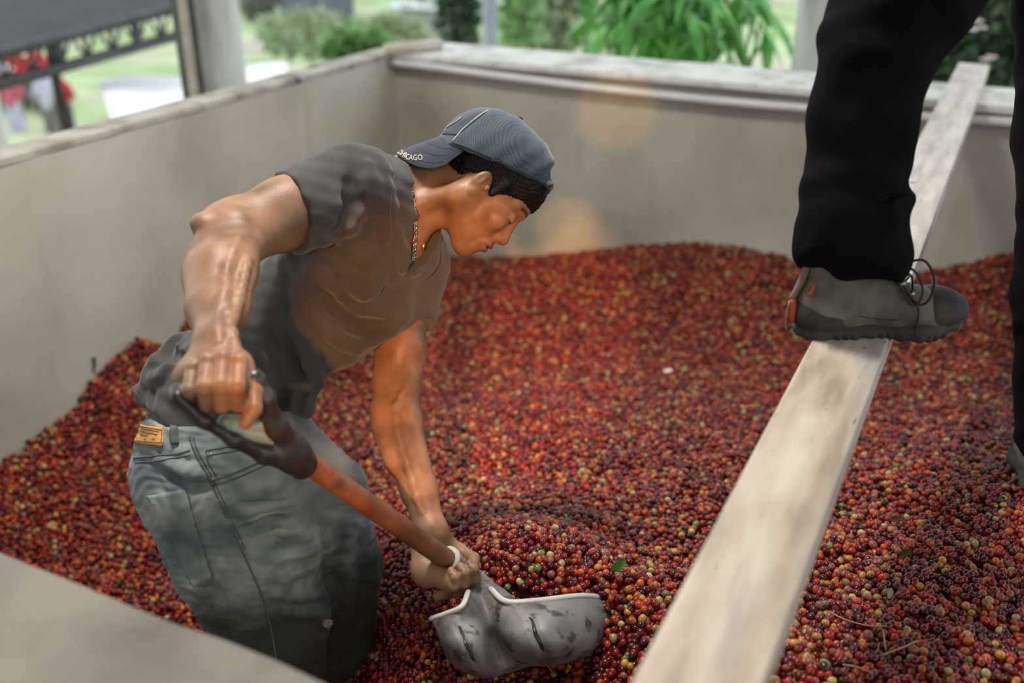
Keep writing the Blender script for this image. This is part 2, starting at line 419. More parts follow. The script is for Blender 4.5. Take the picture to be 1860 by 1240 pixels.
# white tarpaulin
tp = []
W = [P(178, 152, 10), P(335, 138, 10.5), P(520, 118, 11.5), P(530, 170, 8.2), P(330, 215, 7.4), P(205, 225, 7.2)]
nx, ny = 24, 10; V = []; Fs = []
for j in range(ny + 1):
    for i in range(nx + 1):
        s = i / nx; t = j / ny
        tp = W[0] * (1 - s) ** 2 + 2 * W[1] * s * (1 - s) + W[2] * s * s; bt = W[5] * (1 - s) ** 2 + 2 * W[4] * s * (1 - s) + W[3] * s * s
        V.append(tp * (1 - t) + bt * t + np.array([0, 0, .03 * math.sin(9 * s + 4 * t)]))
for j in range(ny):
    for i in range(nx): a = j * (nx + 1) + i; Fs.append((a, a + 1, a + nx + 2, a + nx + 1))
o = tag(mesh('tarpaulin', V, Fs, mat('white_sheet', [(.82, .83, .86), (.9, .9, .92)], .5, 2)), 'white sheet stretched out on the grass behind the left wall', 'sheet')
sm = o.modifiers.new('s', 'SOLIDIFY'); sm.thickness = .02
# distant house, path wall
hm = mat('far_dark_wall', [(.09, .12, .15), (.13, .16, .19)], .8, 2)
def at_ground(u, v, d0=5, d1=90):
    for d in np.linspace(d0, d1, 900):
        p = P(u, v, d)
        if p[2] < ground_z(p[0], p[1]): return p
    return p
c = at_ground(552, 42)
e = empty('hut', c, 'dark blue-grey hut far off beyond the left wall', 'building')
bm = bmesh.new(); box(bm, c + np.array([-2.2, -.5, -.3]), c + np.array([.8, 2.5, 3.0])); bm_obj('wall', bm, hm, e)
mesh('roof', [c + np.array(v) for v in ((-2.5, -.8, 3), (1.1, -.8, 3), (1.1, 2.8, 3), (-2.5, 2.8, 3), (-2.5, 1, 3.9), (1.1, 1, 3.9))], [(0, 1, 5, 4), (2, 3, 4, 5), (0, 4, 3), (1, 2, 5), (3, 2, 1, 0)], roof_m, e, False)
c = at_ground(788, 60)
e = empty('hut', c, 'low hut with a pale roof beyond the corner of the tank', 'building')
bm = bmesh.new(); box(bm, c + np.array([-1.2, -.5, -.3]), c + np.array([1.2, 1.5, 1.0])); bm_obj('wall', bm, mat('pale_hut_wall', [(.3, .33, .33), (.38, .4, .4)], .8, 2), e)
mesh('roof', [c + np.array(v) for v in ((-1.5, -.9, 1.0), (1.5, -.9, 1.0), (1.5, 1.9, 1.5), (-1.5, 1.9, 1.5), (-1.5, -.9, 1.06), (1.5, -.9, 1.06), (1.5, 1.9, 1.56), (-1.5, 1.9, 1.56))], [(3, 2, 1, 0), (4, 5, 6, 7), (0, 1, 5, 4), (1, 2, 6, 5), (2, 3, 7, 6), (3, 0, 4, 7)], mat('pale_roof', [(.6, .66, .7), (.7, .74, .78)], .5, 2), e, False)
# ---- foliage
def leaf_mesh(n, L, W_, droop, seed, spread, cen, shape='ball'):
    rs = np.random.RandomState(seed); V = []; Fs = []
    for _ in range(n):
        d = nrm(rs.normal(size=3)); r = rs.rand() ** .4
        c = cen + d * spread * r; out = nrm(d + np.array([0, 0, -droop * rs.rand()]) + rs.normal(size=3) * .4); s = nrm(np.cross(out, rs.normal(size=3))); nn = np.cross(out, s)
        l = L * (.6 + .7 * rs.rand()); w_ = W_ * (.7 + .5 * rs.rand()); b = len(V)
        V += [c, c + out * l * .35 + s * w_ * .5 + nn * .06 * l, c + out * l * .35 - s * w_ * .5 + nn * .06 * l, c + out * l * .4, c + out * l * .75 + s * w_ * .33 - nn * .02 * l, c + out * l * .75 - s * w_ * .33 - nn * .02 * l, c + out * l - nn * .15 * l]
        Fs += [(b, b + 3, b + 1), (b, b + 2, b + 3), (b + 1, b + 3, b + 4), (b + 3, b + 2, b + 5), (b + 4, b + 3, b + 6), (b + 3, b + 5, b + 6)]
    return V, Fs
def plant(name, cen, spread, n, L, W_, m, label, cat, seed, trunk=None, droop=.5, tm=None, group=None):
    cen = np.array(cen); e = empty(name, (cen[0], cen[1], ground_z(cen[0], cen[1])), label, cat, group)
    V, Fs = leaf_mesh(n, L, W_, droop, seed, np.array(spread), cen); f = mesh('foliage', V, Fs, m, e, False); f['kind'] = 'stuff'
    z = ground_z(cen[0], cen[1]); rs = np.random.RandomState(seed)
    tube('trunk', [(cen[0], cen[1], z - .1), (cen[0] + .05, cen[1], (z + cen[2]) / 2), tuple(cen)], trunk or .04, tm or bark, e, 8)
    for k in range(5):
        d = rs.normal(size=3); d[2] = abs(d[2]); q = cen + nrm(d) * np.array(spread) * .7; tube('branch', [cen - np.array([0, 0, spread[2] * .5]), (cen + q) / 2, q], (trunk or .04) * .4, tm or bark, e, 5)
    return e
bark = mat('bark', [(.09, .075, .06), (.16, .14, .115)], .9, 8)
gl = mat('bright_leaf', [(.05, .22, .03), (.10, .36, .06), (.20, .50, .12)], .45, 6, extra=None)
gd = mat('dark_leaf', [(.018, .05, .02), (.035, .09, .03), (.10, .17, .06)], .55, 5)
gp = mat('pale_leaf', [(.20, .26, .16), (.32, .40, .24), (.42, .5, .32)], .7, 3)  # far leaves, paled so the colour carries the haze
gt = mat('tree_leaf', [(.09, .10, .07), (.15, .165, .12), (.2, .22, .16)], .8, 3)
gm = mat('mid_leaf', [(.10, .2, .06), (.2, .36, .12), (.34, .5, .22)], .7, 3)
def leaf3(c, out, side, L, W_, bend):
    n = np.cross(out, side); V = []; Fs = []; m_ = 7
    for i in range(m_):
        t = i / (m_ - 1); w_ = W_ * math.sin(math.pi * min(1, t * .93 + .07)) ** .8 * .5 * (1 if t < .98 else .1)
        p = c + out * L * t - np.array([0, 0, 1]) * bend * L * t * t
        V += [p + side * w_ + n * w_ * .35, p, p - side * w_ + n * w_ * .35]
    for i in range(m_ - 1):
        b = i * 3; Fs += [(b, b + 1, b + 4, b + 3), (b + 1, b + 2, b + 5, b + 4)]
    return V, Fs
# the big-leaved bush just behind the back wall: leaves are separate parts
cb = P(1265, 60, 5.1); zg = ground_z(cb[0], cb[1])
e = empty('leafy_bush', (cb[0], cb[1], zg), 'bush with large bright green drooping leaves behind the back wall', 'bush')
rs = np.random.RandomState(3)
for k in range(12):
    tx = P(1060 + 30 * k + rs.randint(-12, 12), rs.randint(0, 60), 5.0 + rs.rand() * .8)
    base = np.array([cb[0] + rs.normal() * .15, cb[1] + rs.normal() * .12, zg - .05])
    pts = spline([base, (base + tx) / 2 + np.array([0, 0, .2]), tx], 8); tube('stem', pts, np.linspace(.022, .008, 8), mat('green_stem', [(.12, .2, .06), (.2, .3, .1)], .7, 8) if k == 0 else bpy.data.materials['green_stem'], e, 6)
nl = 0
for k in range(290):
    u = rs.triangular(1035, 1240, 1425); vmax = 112 - abs(u - 1270) * .12
    v = rs.uniform(-70, vmax - 30)
    c = P(u, v, 4.95 + rs.rand() * 1.1); a = rs.rand() * 6.28; out = nrm([math.cos(a), math.sin(a), -.1 - .5 * rs.rand()])
    side = nrm(np.cross(out, [0, 0, 1])); side = nrm(side + np.array([0, 0, rs.normal() * .4])); side = nrm(side - out * (side @ out))
    V, Fs = leaf3(c, out, side, .16 + .12 * rs.rand(), .05 + .03 * rs.rand(), .5 + .4 * rs.rand()); mesh('leaf', V, Fs, gl, e)
plant('small_tree', at_ground(484, 95, 8) + np.array([0, 0, 1.75]), (.75, .75, .85), 1500, .16, .08, gt, 'small hazy tree with thin trunk right of the round column', 'tree', 4, .09)
for i, (u, v, d, s, n, m_, lab, tr) in enumerate([
    (650, 88, 14, (.45, .4, .22), 700, gm, 'low bright green bush beyond the far end of the left wall', 0),
    (710, 60, 22, (.8, .6, .35), 600, gp, 'pale bush beyond the corner of the tank', 0),
    (832, 30, 11.5, (.22, .22, .5), 700, gd, 'narrow dark shrub left of the steel post', 0),
    (1010, 20, 15, (.5, .5, .55), 800, gp, 'greyish round tree right of the steel post', 0),
    (940, 45, 11, (.22, .22, .6), 600, gm, 'slim green sapling just right of the steel post', 0),
    (1800, 20, 6.5, (.62, .6, .95), 3200, gd, 'dark green hedge shrub behind the right end of the beam', 0),
    (1660, 30, 9.6, (1.0, .7, 1.0), 2600, gd, 'dark shrub behind the black-trousered leg', 0),
    (560, 60, 24, (1.4, 1.0, .5), 900, gp, 'low pale bush in the hazy field', 0),
    (790, -40, 30, (2.2, 1.5, .8), 900, gp, 'hazy grey-green tree behind the low hut', 0),
    (1120, -60, 25, (3.5, 2, 2.2), 1800, gp, 'broad hazy tree behind the leafy bush', 0)]):
    c = P(u, v, d); plant('shrub', c, s, n, .12 if d < 12 else .22, .06 if d < 12 else .12, m_, lab, 'tree' if 'tree' in lab else 'shrub', 20 + i, .03)
# pale blossoms in the dark shrub
host = [o for o in COL.objects if o.get('label', '').startswith('dark green hedge shrub behind')][0]
V = []; Fs = []; bl = mat('blossom', [(.6, .5, .45), (.7, .6, .55)], .7, 4)
for k, (u, v) in enumerate([(1775, 40), (1782, 52), (1790, 110), (1765, 55), (1800, 105)]):
    c = P(u, v, 5.95); bm = bmesh.new()
    for a in range(5):
        dd = nrm([math.cos(a * 1.26), math.sin(a * 1.26), .3]); r_ = bmesh.ops.create_icosphere(bm, subdivisions=1, radius=.018)
        for vv in r_['verts']: vv.co = Vector((vv.co.x, vv.co.y, vv.co.z * .4)) + Vector(c + dd * .022)
    o = bm_obj('blossom', bm, bl, host)
# distant people on the grass
def far_person(u, v, shirt, trous, hat, label, h=1.55, lean=0.0, k=0):
    f = at_ground(u, v, 6); e = empty('person', f, label, 'person', None)
    sk = bpy.data.materials['far_skin']; s = SDF(); X = RT; Z = np.array([0, 0, 1.])
    q = lambda x, z, y=0: f + X * x + Z * z * h / 1.6 + FH * y
    s.add(cone(q(-.09, .06), q(-.08, .8), .06, .09)); s.add(cone(q(.11, .06), q(.08, .8), .06, .09)); s.add(cone(q(0, .82), q(lean, 1.25), .14, .17), .05)
    s.add(cone(q(lean, 1.3), q(lean * 1.3, 1.5), .06, .1), .03); s.add(ell(q(lean * 1.3, 1.52), (.09, .1, .115)), .02)
    for sg in (-1, 1): s.add(cone(q(lean + sg * .19, 1.28), q(lean + sg * .27, 1.0), .055, .045), .03); s.add(cone(q(lean + sg * .27, 1.0), q(lean + sg * .2, .8, -.15), .042, .035), .02)
    lo = f - np.array([.7, .7, .1]); hi = f + np.array([.7, .7, 1.9]); sdf_mesh('body', s, lo, hi, .02, sk, e, 3)
    t = SDF(); t.add(cone(q(0, .8), q(lean, 1.27), .165, .195)); 
    for sg in (-1, 1): t.add(cone(q(lean + sg * .17, 1.29), q(lean + sg * .27, 1.0), .08, .065), .03)
    sdf_mesh('shirt', t, lo, hi, .02, shirt, e, 3)
    t = SDF(); t.add(cone(q(-.09, .08), q(-.07, .82), .085, .125)); t.add(cone(q(.11, .08), q(.07, .82), .085, .125), .01); sdf_mesh('trousers', t, lo, hi, .02, trous, e, 3)
    if hat: sdf_mesh('hat', SDF().add(ell(q(lean * 1.3, 1.62), (.12, .12, .08))).add(ell(q(lean * 1.3, 1.59), (.2, .2, .02)), .01), lo, hi, .02, hat, e, 3)
mat('far_skin', [(.30, .17, .11), (.36, .21, .14)], .6, 4)
cm = {n: mat('cloth_' + n, [tuple(.8 * x for x in c), c], .8, 5) for n, c in dict(red=(.6, .03, .05), pink=(.6, .12, .2), white=(.78, .76, .8), blue=(.08, .2, .34), dark=(.05, .06, .08), lilac=(.55, .56, .72), grey=(.2, .18, .19)).items()}
far_person(6, 206, cm['blue'], cm['dark'], None, 'person in a blue top standing at the left end of the distant group', 1.3)
far_person(34, 240, cm['pink'], cm['lilac'], cm['white'], 'person in a pink top and white hat in the distant group', 1.35)
far_person(52, 198, cm['red'], cm['grey'], None, 'person in red top leaning, second row of the distant group', 1.5, -.15)
far_person(84, 208, cm['red'], cm['dark'], cm['blue'], 'person in red top with blue hat left of the thin post', 1.6)
far_person(99, 244, cm['lilac'], cm['grey'], cm['white'], 'person in a lilac top with white hat beside the thin post', 1.35)
far_person(122, 236, cm['red'], cm['dark'], None, 'person in red right of the thin post', 1.2)
# ================================================================ BEAM, RAILS
steel = mat('brushed_beam', [(.35, .29, .235), (.53, .455, .38), (.64, .57, .495)], .42, 5, 6, stretch=(4, .8, 4), bump=.25, bscale=30, extra=chainx(
    stains(6, .56, .72, (.34, .30, .31), (1, .6, 1)), stains(30, .69, .74, (.12, .10, .09))), spec=.5)
bx0, bx1 = -.221, -.106
bm = bmesh.new(); box(bm, (bx0, .16, 1.502), (bx1, 4.48, 1.552), None, .005)
bm2 = bm
o = bm_obj('beam', bm, steel); o.location = (0, 0, -.0465); beam = o
tag(o, 'long pale metal beam lying across the tank under the boot', 'beam')
# dents and dirt specks on the beam: bits of leaf
pipe_m = mat('white_pipe', [(.62, .62, .60), (.74, .74, .72)], .45, 6)
pts = spline([P(700, 90, 4.30), P(900, 118, 4.02), P(1200, 162, 3.66), P(1480, 190, 3.44), P(1860, 186, 3.30) + np.array([0, 0.02, 0]), P(2100, 182, 3.2)], 30)
pts = np.array([(x, YB - .055, 1.41 - .03 * math.sin(max(0, min(1, (x + 2.4) / 2.6)) * math.pi)) for x in np.linspace(XL + .005, 2.35, 30)])
tag(tube('rail_pipe', pts, .017, pipe_m, None, 10), 'white pipe running along the inside of the back wall top', 'pipe')
p0, p1 = onz(700, 90, 1.482), onz(800, 80, 1.482)
tag(tube('bamboo_pole', [p0, (p0 + p1) / 2, p1], .026, mat('bamboo', [(.5, .46, .38), (.62, .58, .5)], .5, 8), None, 10), 'short pale pole lying over the back left corner of the tank', 'pole')
# a timber batten fixed under the lip, its front stands proud of the wall
# ================================================================ CHERRIES
ctrl = []
def cw(u, v, z): p = onz(u, v, z); ctrl.append((p[0], p[1], z))
for u, v, z in [(1630, 1150, 1.08), (1850, 1240, 1.10), (1450, 1240, 1.09), (1850, 900, 1.0), (1600, 850, .95), (1195, 1026, .93), (1100, 800, .78), (1300, 650, .64), (1100, 590, .60), (900, 560, .56),
                (1700, 650, .74), (1850, 700, .82), (1300, 800, .80), (950, 750, .72), (1020, 905, .86), (860, 900, .80), (1030, 965, .98), (950, 1040, 1.03), (1120, 1080, 1.02), (1250, 960, .90), (1230, 1130, 1.02),
                (860, 1060, .98), (700, 1000, .74), (660, 1190, .62), (720, 1140, .74), (750, 1075, .82), (800, 1240, .80), (950, 1260, .86), (1100, 1250, .96), (700, 800, .62), (650, 700, .52),
                (130, 915, .47), (20, 1000, .40), (350, 1050, .42), (200, 1060, .42), (150, 760, .58), (300, 640, .62), (450, 1150, .45), (1450, 560, .70), (1000, 500, .62), (1550, 1000, 1.02)]: cw(u, v, z)
for u, v in ((0, 840), (70, 780), (160, 692), (270, 612), (330, 588), (-120, 930)): r = rayd(u, v); p = CAM + r * (XL / r[0]); ctrl += [(p[0], p[1], p[2])] * 2
for y, z in ((2.8, .78), (3.2, .72), (3.6, .64)): ctrl.append((XL, y, z))
for u, v in ((700, 468), (790, 462), (870, 463), (960, 462), (1060, 452), (1130, 444), (1200, 438), (1300, 438), (1380, 448), (1450, 466), (1580, 490), (1700, 482), (1850, 452)): r = rayd(u, v); p = CAM + r * (YB / r[1]); ctrl += [(p[0], p[1], p[2] - .01)] * 2
ctrl += [(1.0, YB, 1.0), (1.8, YB, 1.0), (2.3, YB, 1.0)]
for x, y, z in ((.8, .8, 1.1), (1.8, .8, 1.1), (.6, 1.6, 1.05), (1.5, 2.2, 1.0), (.6, 2.6, .92), (-2.2, .8, .35), (-1.4, .7, .38), (-.6, .7, .7), (0, .7, 1.05), (2.3, 3, 1.0), (-.2, .9, 1.0)): ctrl.append((x, y, z))
ctrl = np.array(ctrl)
# thin-plate style interpolation
def phi(r): return np.where(r > 0, r * r * np.log(r + 1e-9), 0)
A = ctrl[:, :2]; K = phi(np.linalg.norm(A[:, None] - A[None], axis=2)) + np.eye(len(A)) * .0012
Q = np.hstack([np.ones((len(A), 1)), A]); SYS = np.block([[K, Q], [Q.T, np.zeros((3, 3))]])
SOL = np.linalg.solve(SYS, np.concatenate([ctrl[:, 2], np.zeros(3)]))
def pile(x, y):
    x = np.asarray(x, float); y = np.asarray(y, float); s = x.shape; p = np.stack([x.ravel(), y.ravel()], 1); out = np.zeros(len(p))
    for i in range(0, len(p), 20000):
        q = p[i:i + 20000]; out[i:i + 20000] = phi(np.linalg.norm(q[:, None] - A[None], axis=2)) @ SOL[:-3] + SOL[-3] + q @ SOL[-2:]
    z = out.reshape(s)
    return np.clip(z, .1, 1.25) + .008 * np.sin(x * 21 + 3 * np.sin(y * 13)) * np.sin(y * 17 + 2 * np.sin(x * 9))
# solid body of the heap, a little under the top layer
nxg, nyg = 150, 100; gx = np.linspace(XL, 2.4, nxg); gy = np.linspace(YN, YB, nyg); GX, GY = np.meshgrid(gx, gy); GZ = pile(GX, GY) - .026
V = np.stack([GX.clip(XL + .004, 2.39), GY.clip(YN + .01, YB - .004), GZ], -1).reshape(-1, 3); Fs = [(j * nxg + i, j * nxg + i + 1, (j + 1) * nxg + i + 1, (j + 1) * nxg + i) for j in range(nyg - 1) for i in range(nxg - 1)]
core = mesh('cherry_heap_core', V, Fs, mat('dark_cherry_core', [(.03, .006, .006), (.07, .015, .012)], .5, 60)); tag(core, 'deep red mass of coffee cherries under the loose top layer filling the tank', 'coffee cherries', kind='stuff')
rs = np.random.RandomState(11)
sp = .0134; pts = []
for layer in range(3):
    xs = np.arange(XL + .008, 1.6, sp); ys = np.arange(YN + .008, YB - .006, sp * .87)
    X, Y = np.meshgrid(xs, ys); X = X + (np.arange(len(ys))[:, None] % 2) * sp / 2
    X = X + rs.uniform(-.35, .35, X.shape) * sp; Y = Y + rs.uniform(-.35, .35, X.shape) * sp
    Z = pile(X, Y) - .0095 * layer + rs.uniform(-.0035, .0035, X.shape)
    keep = rs.rand(*X.shape) < (.62 if layer == 0 else .9)
    pts.append(np.stack([X[keep], Y[keep], Z[keep], np.full(keep.sum(), layer)], 1))
pts = np.vstack(pts); pts = pts[(pts[:, 0] > XL + .007) & (pts[:, 1] < YB - .007)]
q = pxd(pts[:, :3]); inv = (q[:, 0] > -350) & (q[:, 0] < 2400) & (q[:, 1] < 1600)
# keep a hole where the worker's legs stand
pts = pts[inv]; q = q[inv]
CHC = [((.17, .005, .007), 30), ((.28, .014, .008), 16), ((.09, .003, .006), 26), ((.045, .003, .007), 18), ((.36, .07, .010), 9), ((.40, .17, .028), 6), ((.32, .27, .10), 4.5), ((.36, .028, .008), 8), ((.12, .16, .045), 1.2), ((.035, .012, .008), 6), ((.21, .065, .045), 16)]
CN = ['crimson red', 'bright red', 'dark red', 'purplish black-red', 'orange', 'yellow-orange', 'pale yellow-green', 'orange-red', 'green', 'dried dark brown', 'dull brownish-red']
cw_ = np.array([c[1] for c in CHC], float); cw_ /= cw_.sum()
def cherry_mat(name, attr=None, col=None):
    m = bpy.data.materials.new(name); m.use_nodes = True; nt = m.node_tree; b = nt.nodes['Principled BSDF']
    b.inputs['Roughness'].default_value = .24; b.inputs['Specular IOR Level'].default_value = .45
    tc = nt.nodes.new('ShaderNodeTexCoord'); nz = nt.nodes.new('ShaderNodeTexNoise'); nz.inputs['Scale'].default_value = 90; nt.links.new(tc.outputs['Object'], nz.inputs[0])
    if attr:
        a = nt.nodes.new('ShaderNodeAttribute'); a.attribute_type = 'INSTANCER'; a.attribute_name = attr; c = a.outputs['Color']
    else:
        a = nt.nodes.new('ShaderNodeRGB'); a.outputs[0].default_value = (*col, 1); c = a.outputs[0]
    mr = nt.nodes.new('ShaderNodeMapRange'); mr.inputs[1].default_value = .45; mr.inputs[2].default_value = .75; nt.links.new(nz.outputs[0], mr.inputs[0])
    hs = nt.nodes.new('ShaderNodeHueSaturation'); hs.inputs['Value'].default_value = 1.5; hs.inputs['Hue'].default_value = .515; nt.links.new(c, hs.inputs['Color'])
    nt.links.new(mixn(nt, mr.outputs[0], c, hs.outputs[0]), b.inputs['Base Color'])
    return m
def cherry_mesh(name, m, seed, segs=14, rings=9):
    rs_ = np.random.RandomState(seed); R_ = .0071; V = []; Fs = []
    V.append((0, 0, -R_ * 1.06))
    prof = []
    for j in range(1, rings):
        a = math.pi * j / rings - math.pi / 2; prof.append((R_ * math.cos(a), R_ * 1.08 * math.sin(a)))
    prof.append((R_ * .17, R_ * 1.06)); prof.append((R_ * .15, R_ * 1.13)); prof.append((R_ * .07, R_ * 1.09))
    for r_, z in prof:
        for k in range(segs):
            a = 2 * math.pi * k / segs; V.append((r_ * math.cos(a) * (1 + .02 * math.cos(2 * a)), r_ * .96 * math.sin(a), z))
    for k in range(segs): Fs.append((0, 1 + (k + 1) % segs, 1 + k))
    for j in range(len(prof) - 1):
        for k in range(segs): a = 1 + j * segs; Fs.append((a + k, a + (k + 1) % segs, a + segs + (k + 1) % segs, a + segs + k))
    Fs.append(tuple(1 + (len(prof) - 1) * segs + k for k in range(segs)))
    me = bpy.data.meshes.new(name); me.from_pydata(V, [], Fs); me.polygons.foreach_set('use_smooth', [True] * len(me.polygons)); me.materials.append(m); me.update(); return me
chm = [cherry_mat('cherry_skin_' + n.replace(' ', '_').replace('-', '_'), None, c[0]) for n, c in zip(CN, CHC)]
chme = [cherry_mesh('cherry', m, i) for i, m in enumerate(chm)]
cidx = rs.choice(len(CHC), len(pts), p=cw_)
rot = rs.uniform(0, 6.283, (len(pts), 3)); scl = rs.uniform(.82, 1.16, len(pts)); scl3 = np.stack([scl, scl, scl * rs.uniform(.95, 1.18, len(pts))], 1)
# the three hundred nearest, most visible ones are individuals
cand = np.where((pts[:, 3] == 0) & (q[:, 0] > 1395) & (q[:, 0] < 1855) & (q[:, 1] > 850) & (q[:, 1] < 1232))[0]
bl_ = 1392 + (1240 - q[cand, 1]) * .343 + 46
cand = cand[q[cand, 0] > bl_]; cand = cand[np.argsort(q[cand, 2])][:300]
sel = np.zeros(len(pts), bool); sel[cand] = True
for i in cand:
    k = cidx[i]; o = bpy.data.objects.new('coffee_cherry', chme[k]); COL.objects.link(o)
    o.location = pts[i, :3]; o.rotation_euler = rot[i]; o.scale = scl3[i]
    o['label'] = CN[k] + ' coffee cherry loose on the nearest heap right of the beam'; o['category'] = 'cherry'; o['group'] = 'nearest coffee cherries right of the beam'
bulk = pts[~sel]; nb_ = len(bulk)
me = bpy.data.meshes.new('coffee_cherries'); me.vertices.add(nb_); me.vertices.foreach_set('co', bulk[:, :3].astype(np.float32).ravel())
base = np.array([c[0] for c in CHC])[cidx[~sel]] * rs.uniform(.7, 1.3, (nb_, 1))
def addv(nm, arr):
    a = me.attributes.new(nm, 'FLOAT_VECTOR', 'POINT'); a.data.foreach_set('vector', arr.astype(np.float32).ravel())
addv('cc', base); addv('rr', rot[~sel]); addv('ss', scl3[~sel]); me.update()
ob = bpy.data.objects.new('coffee_cherries', me); COL.objects.link(ob); tag(ob, 'heap of loose red, orange and yellow coffee cherries filling the tank', 'coffee cherries', kind='stuff')
cmat = cherry_mat('cherry_skin_mixed', 'cc'); me.materials.append(cmat)
ng_ = bpy.data.node_groups.new('scatter_cherries', 'GeometryNodeTree'); ng_.interface.new_socket('Geometry', in_out='INPUT', socket_type='NodeSocketGeometry'); ng_.interface.new_socket('Geometry', in_out='OUTPUT', socket_type='NodeSocketGeometry')
gn = ng_.nodes; gi = gn.new('NodeGroupInput'); go = gn.new('NodeGroupOutput'); iop = gn.new('GeometryNodeInstanceOnPoints'); oi = gn.new('GeometryNodeObjectInfo')
oi.transform_space = 'ORIGINAL'; oi.inputs['Object'].default_value = [x for x in COL.objects if x.name.startswith('coffee_cherry')][0]; oi.inputs['As Instance'].default_value = True
sm = gn.new('GeometryNodeSetMaterial'); sm.inputs['Material'].default_value = cmat
m2p = gn.new('GeometryNodeMeshToPoints')
def na(nm):
    a = gn.new('GeometryNodeInputNamedAttribute'); a.data_type = 'FLOAT_VECTOR'; a.inputs['Name'].default_value = nm; return a.outputs[0]
e2r = gn.new('FunctionNodeEulerToRotation'); lk = ng_.links
lk.new(gi.outputs[0], m2p.inputs[0]); lk.new(m2p.outputs[0], iop.inputs['Points']); lk.new(oi.outputs['Geometry'], iop.inputs['Instance'])
lk.new(na('rr'), e2r.inputs[0]); lk.new(e2r.outputs[0], iop.inputs['Rotation']); lk.new(na('ss'), iop.inputs['Scale']); lk.new(iop.outputs[0], sm.inputs[0]); lk.new(sm.outputs[0], go.inputs[0])
md = ob.modifiers.new('scatter', 'NODES'); md.node_group = ng_
# litter on the heap
def on_pile(u, v):
    for d in np.linspace(.8, 6, 2600):
        p = P(u, v, d)
        if p[2] < float(pile(p[0], p[1])) + .006: return p
    return p
twig_m = mat('twig', [(.36, .2, .1), (.5, .32, .18)], .7, 20)
for k, (pp, lab) in enumerate([([(1505, 1115), (1530, 1128), (1570, 1140), (1610, 1142)], 'thin brown stalk lying across the nearest cherries, upper left one'), ([(1603, 1150), (1608, 1185)], 'short pale upright stalk on the nearest cherries'), ([(1600, 1195), (1640, 1180), (1665, 1168)], 'thin brown stalk right of the pale upright stalk'), ([(1530, 1212), (1555, 1216), (1585, 1228)], 'thin brown stalk lowest on the nearest cherries')]):
    w3 = [on_pile(*a) + np.array([0, 0, .006]) for a in pp]; tag(tube('stalk', spline(w3, 10), .0011, twig_m, None, 6), lab, 'stalk')
for u, v, L, W_, c, lab, az in [(165, 672, .10, .035, gd, 'dark green leaf standing against the left wall on the cherries', 1.2), (1120, 1035, .045, .02, gl, 'small green leaf on the cherries above the shovel rim', 1.0), (865, 668, .03, .015, gd, 'tiny dark leaf on the cherries near the worker chin', 2.0), (1625, 948, .03, .012, gd, 'small dull leaf on the cherries right of the beam', .3), (1615, 1085, .03, .01, gm, 'narrow leaf standing among the cherries right of the beam', 1.57), (1640, 1010, .028, .014, gd, 'dark leaf fragment on the cherries right of the beam', .8)]:
    p = on_pile(u, v) + np.array([0, 0, .008]); out = nrm(RT * math.cos(az) + np.array([0, 0, 1]) * math.sin(az)); side = nrm(np.cross(out, FW)); 
    V, Fs = leaf3(p - out * L / 3, out, side, L, W_, .2); tag(mesh('leaf', V, Fs, c), lab, 'leaf')
p = on_pile(1213, 677) + np.array([0, 0, .008]); bm = bmesh.new(); box(bm, (-.016, -.006, -.002), (.016, .006, .002), Matrix.Translation(Vector(p)) @ Matrix.Rotation(.9, 4, 'Z') @ Matrix.Rotation(.3, 4, 'X'), .001)
tag(bm_obj('scrap', bm, bpy.data.materials['white_sheet']), 'small white scrap lying on the cherries in the middle of the heap', 'scrap')
for k, (u, v, L) in enumerate([(1655, 332, .03), (1722, 279, .022), (1668, 240, .01), (1570, 632, .012), (1606, 622, .008)]):
    p = onz(u, v, 1.5045); bm = bmesh.new(); rs_ = np.random.RandomState(k)
    r_ = bmesh.ops.create_icosphere(bm, subdivisions=2, radius=1)
    for x in r_['verts']: x.co = Vector((x.co.x * L * .5 * (1 + .4 * math.sin(5 * x.co.y)), x.co.y * L * .22 * (1 + .5 * math.sin(4 * x.co.x)), x.co.z * .0015)) ; x.co.rotate(Matrix.Rotation(k * 1.3, 3, 'Z')); x.co += Vector(p)
    tag(bm_obj('dirt_crumb', bm, mat('dirt', [(.06, .05, .04), (.12, .1, .08)], .9, 30) if k == 0 else bpy.data.materials['dirt']), 'dark crumb of dirt on the beam, %s' % ['largest one behind the leg', 'at the right edge behind the leg', 'small one furthest from the camera', 'left one in front of the boot', 'right one in front of the boot'][k], 'dirt')
# ================================================================ WORKER
def skinx(nt, src, out):
    a = nt.nodes.new('ShaderNodeAttribute'); a.attribute_name = 'lip'; out = mixn(nt, a.outputs['Fac'], out, (.16, .06, .045))
    a = nt.nodes.new('ShaderNodeAttribute'); a.attribute_name = 'brow'; return mixn(nt, a.outputs['Fac'], out, (.012, .008, .007))
skin = mat('tan_skin', [(.165, .082, .042), (.26, .135, .074), (.33, .18, .104)], .5, 14, 8, bump=.3, bscale=260, bdist=.0012, sub=.08, spec=.45, extra=skinx)
worker = empty('person', P(560, 1230, 2.05), 'man in grey T-shirt, faded jeans and backwards cap bending over to shovel cherries', 'person')
hu = nrm(.80 * RT + .585 * UP + .03 * FW); hf = .54 * RT - .84 * UP + .14 * FW; hf = nrm(hf - hu * (hf @ hu)); hs = np.cross(hu, hf)
if hs @ FW > 0: hs = -hs
HO = P(875, 335, 1.90)
def H(f, u, s=0): return HO + hf * f + hu * u + hs * s
HA = np.array([hf, hu, hs])
b = SDF()
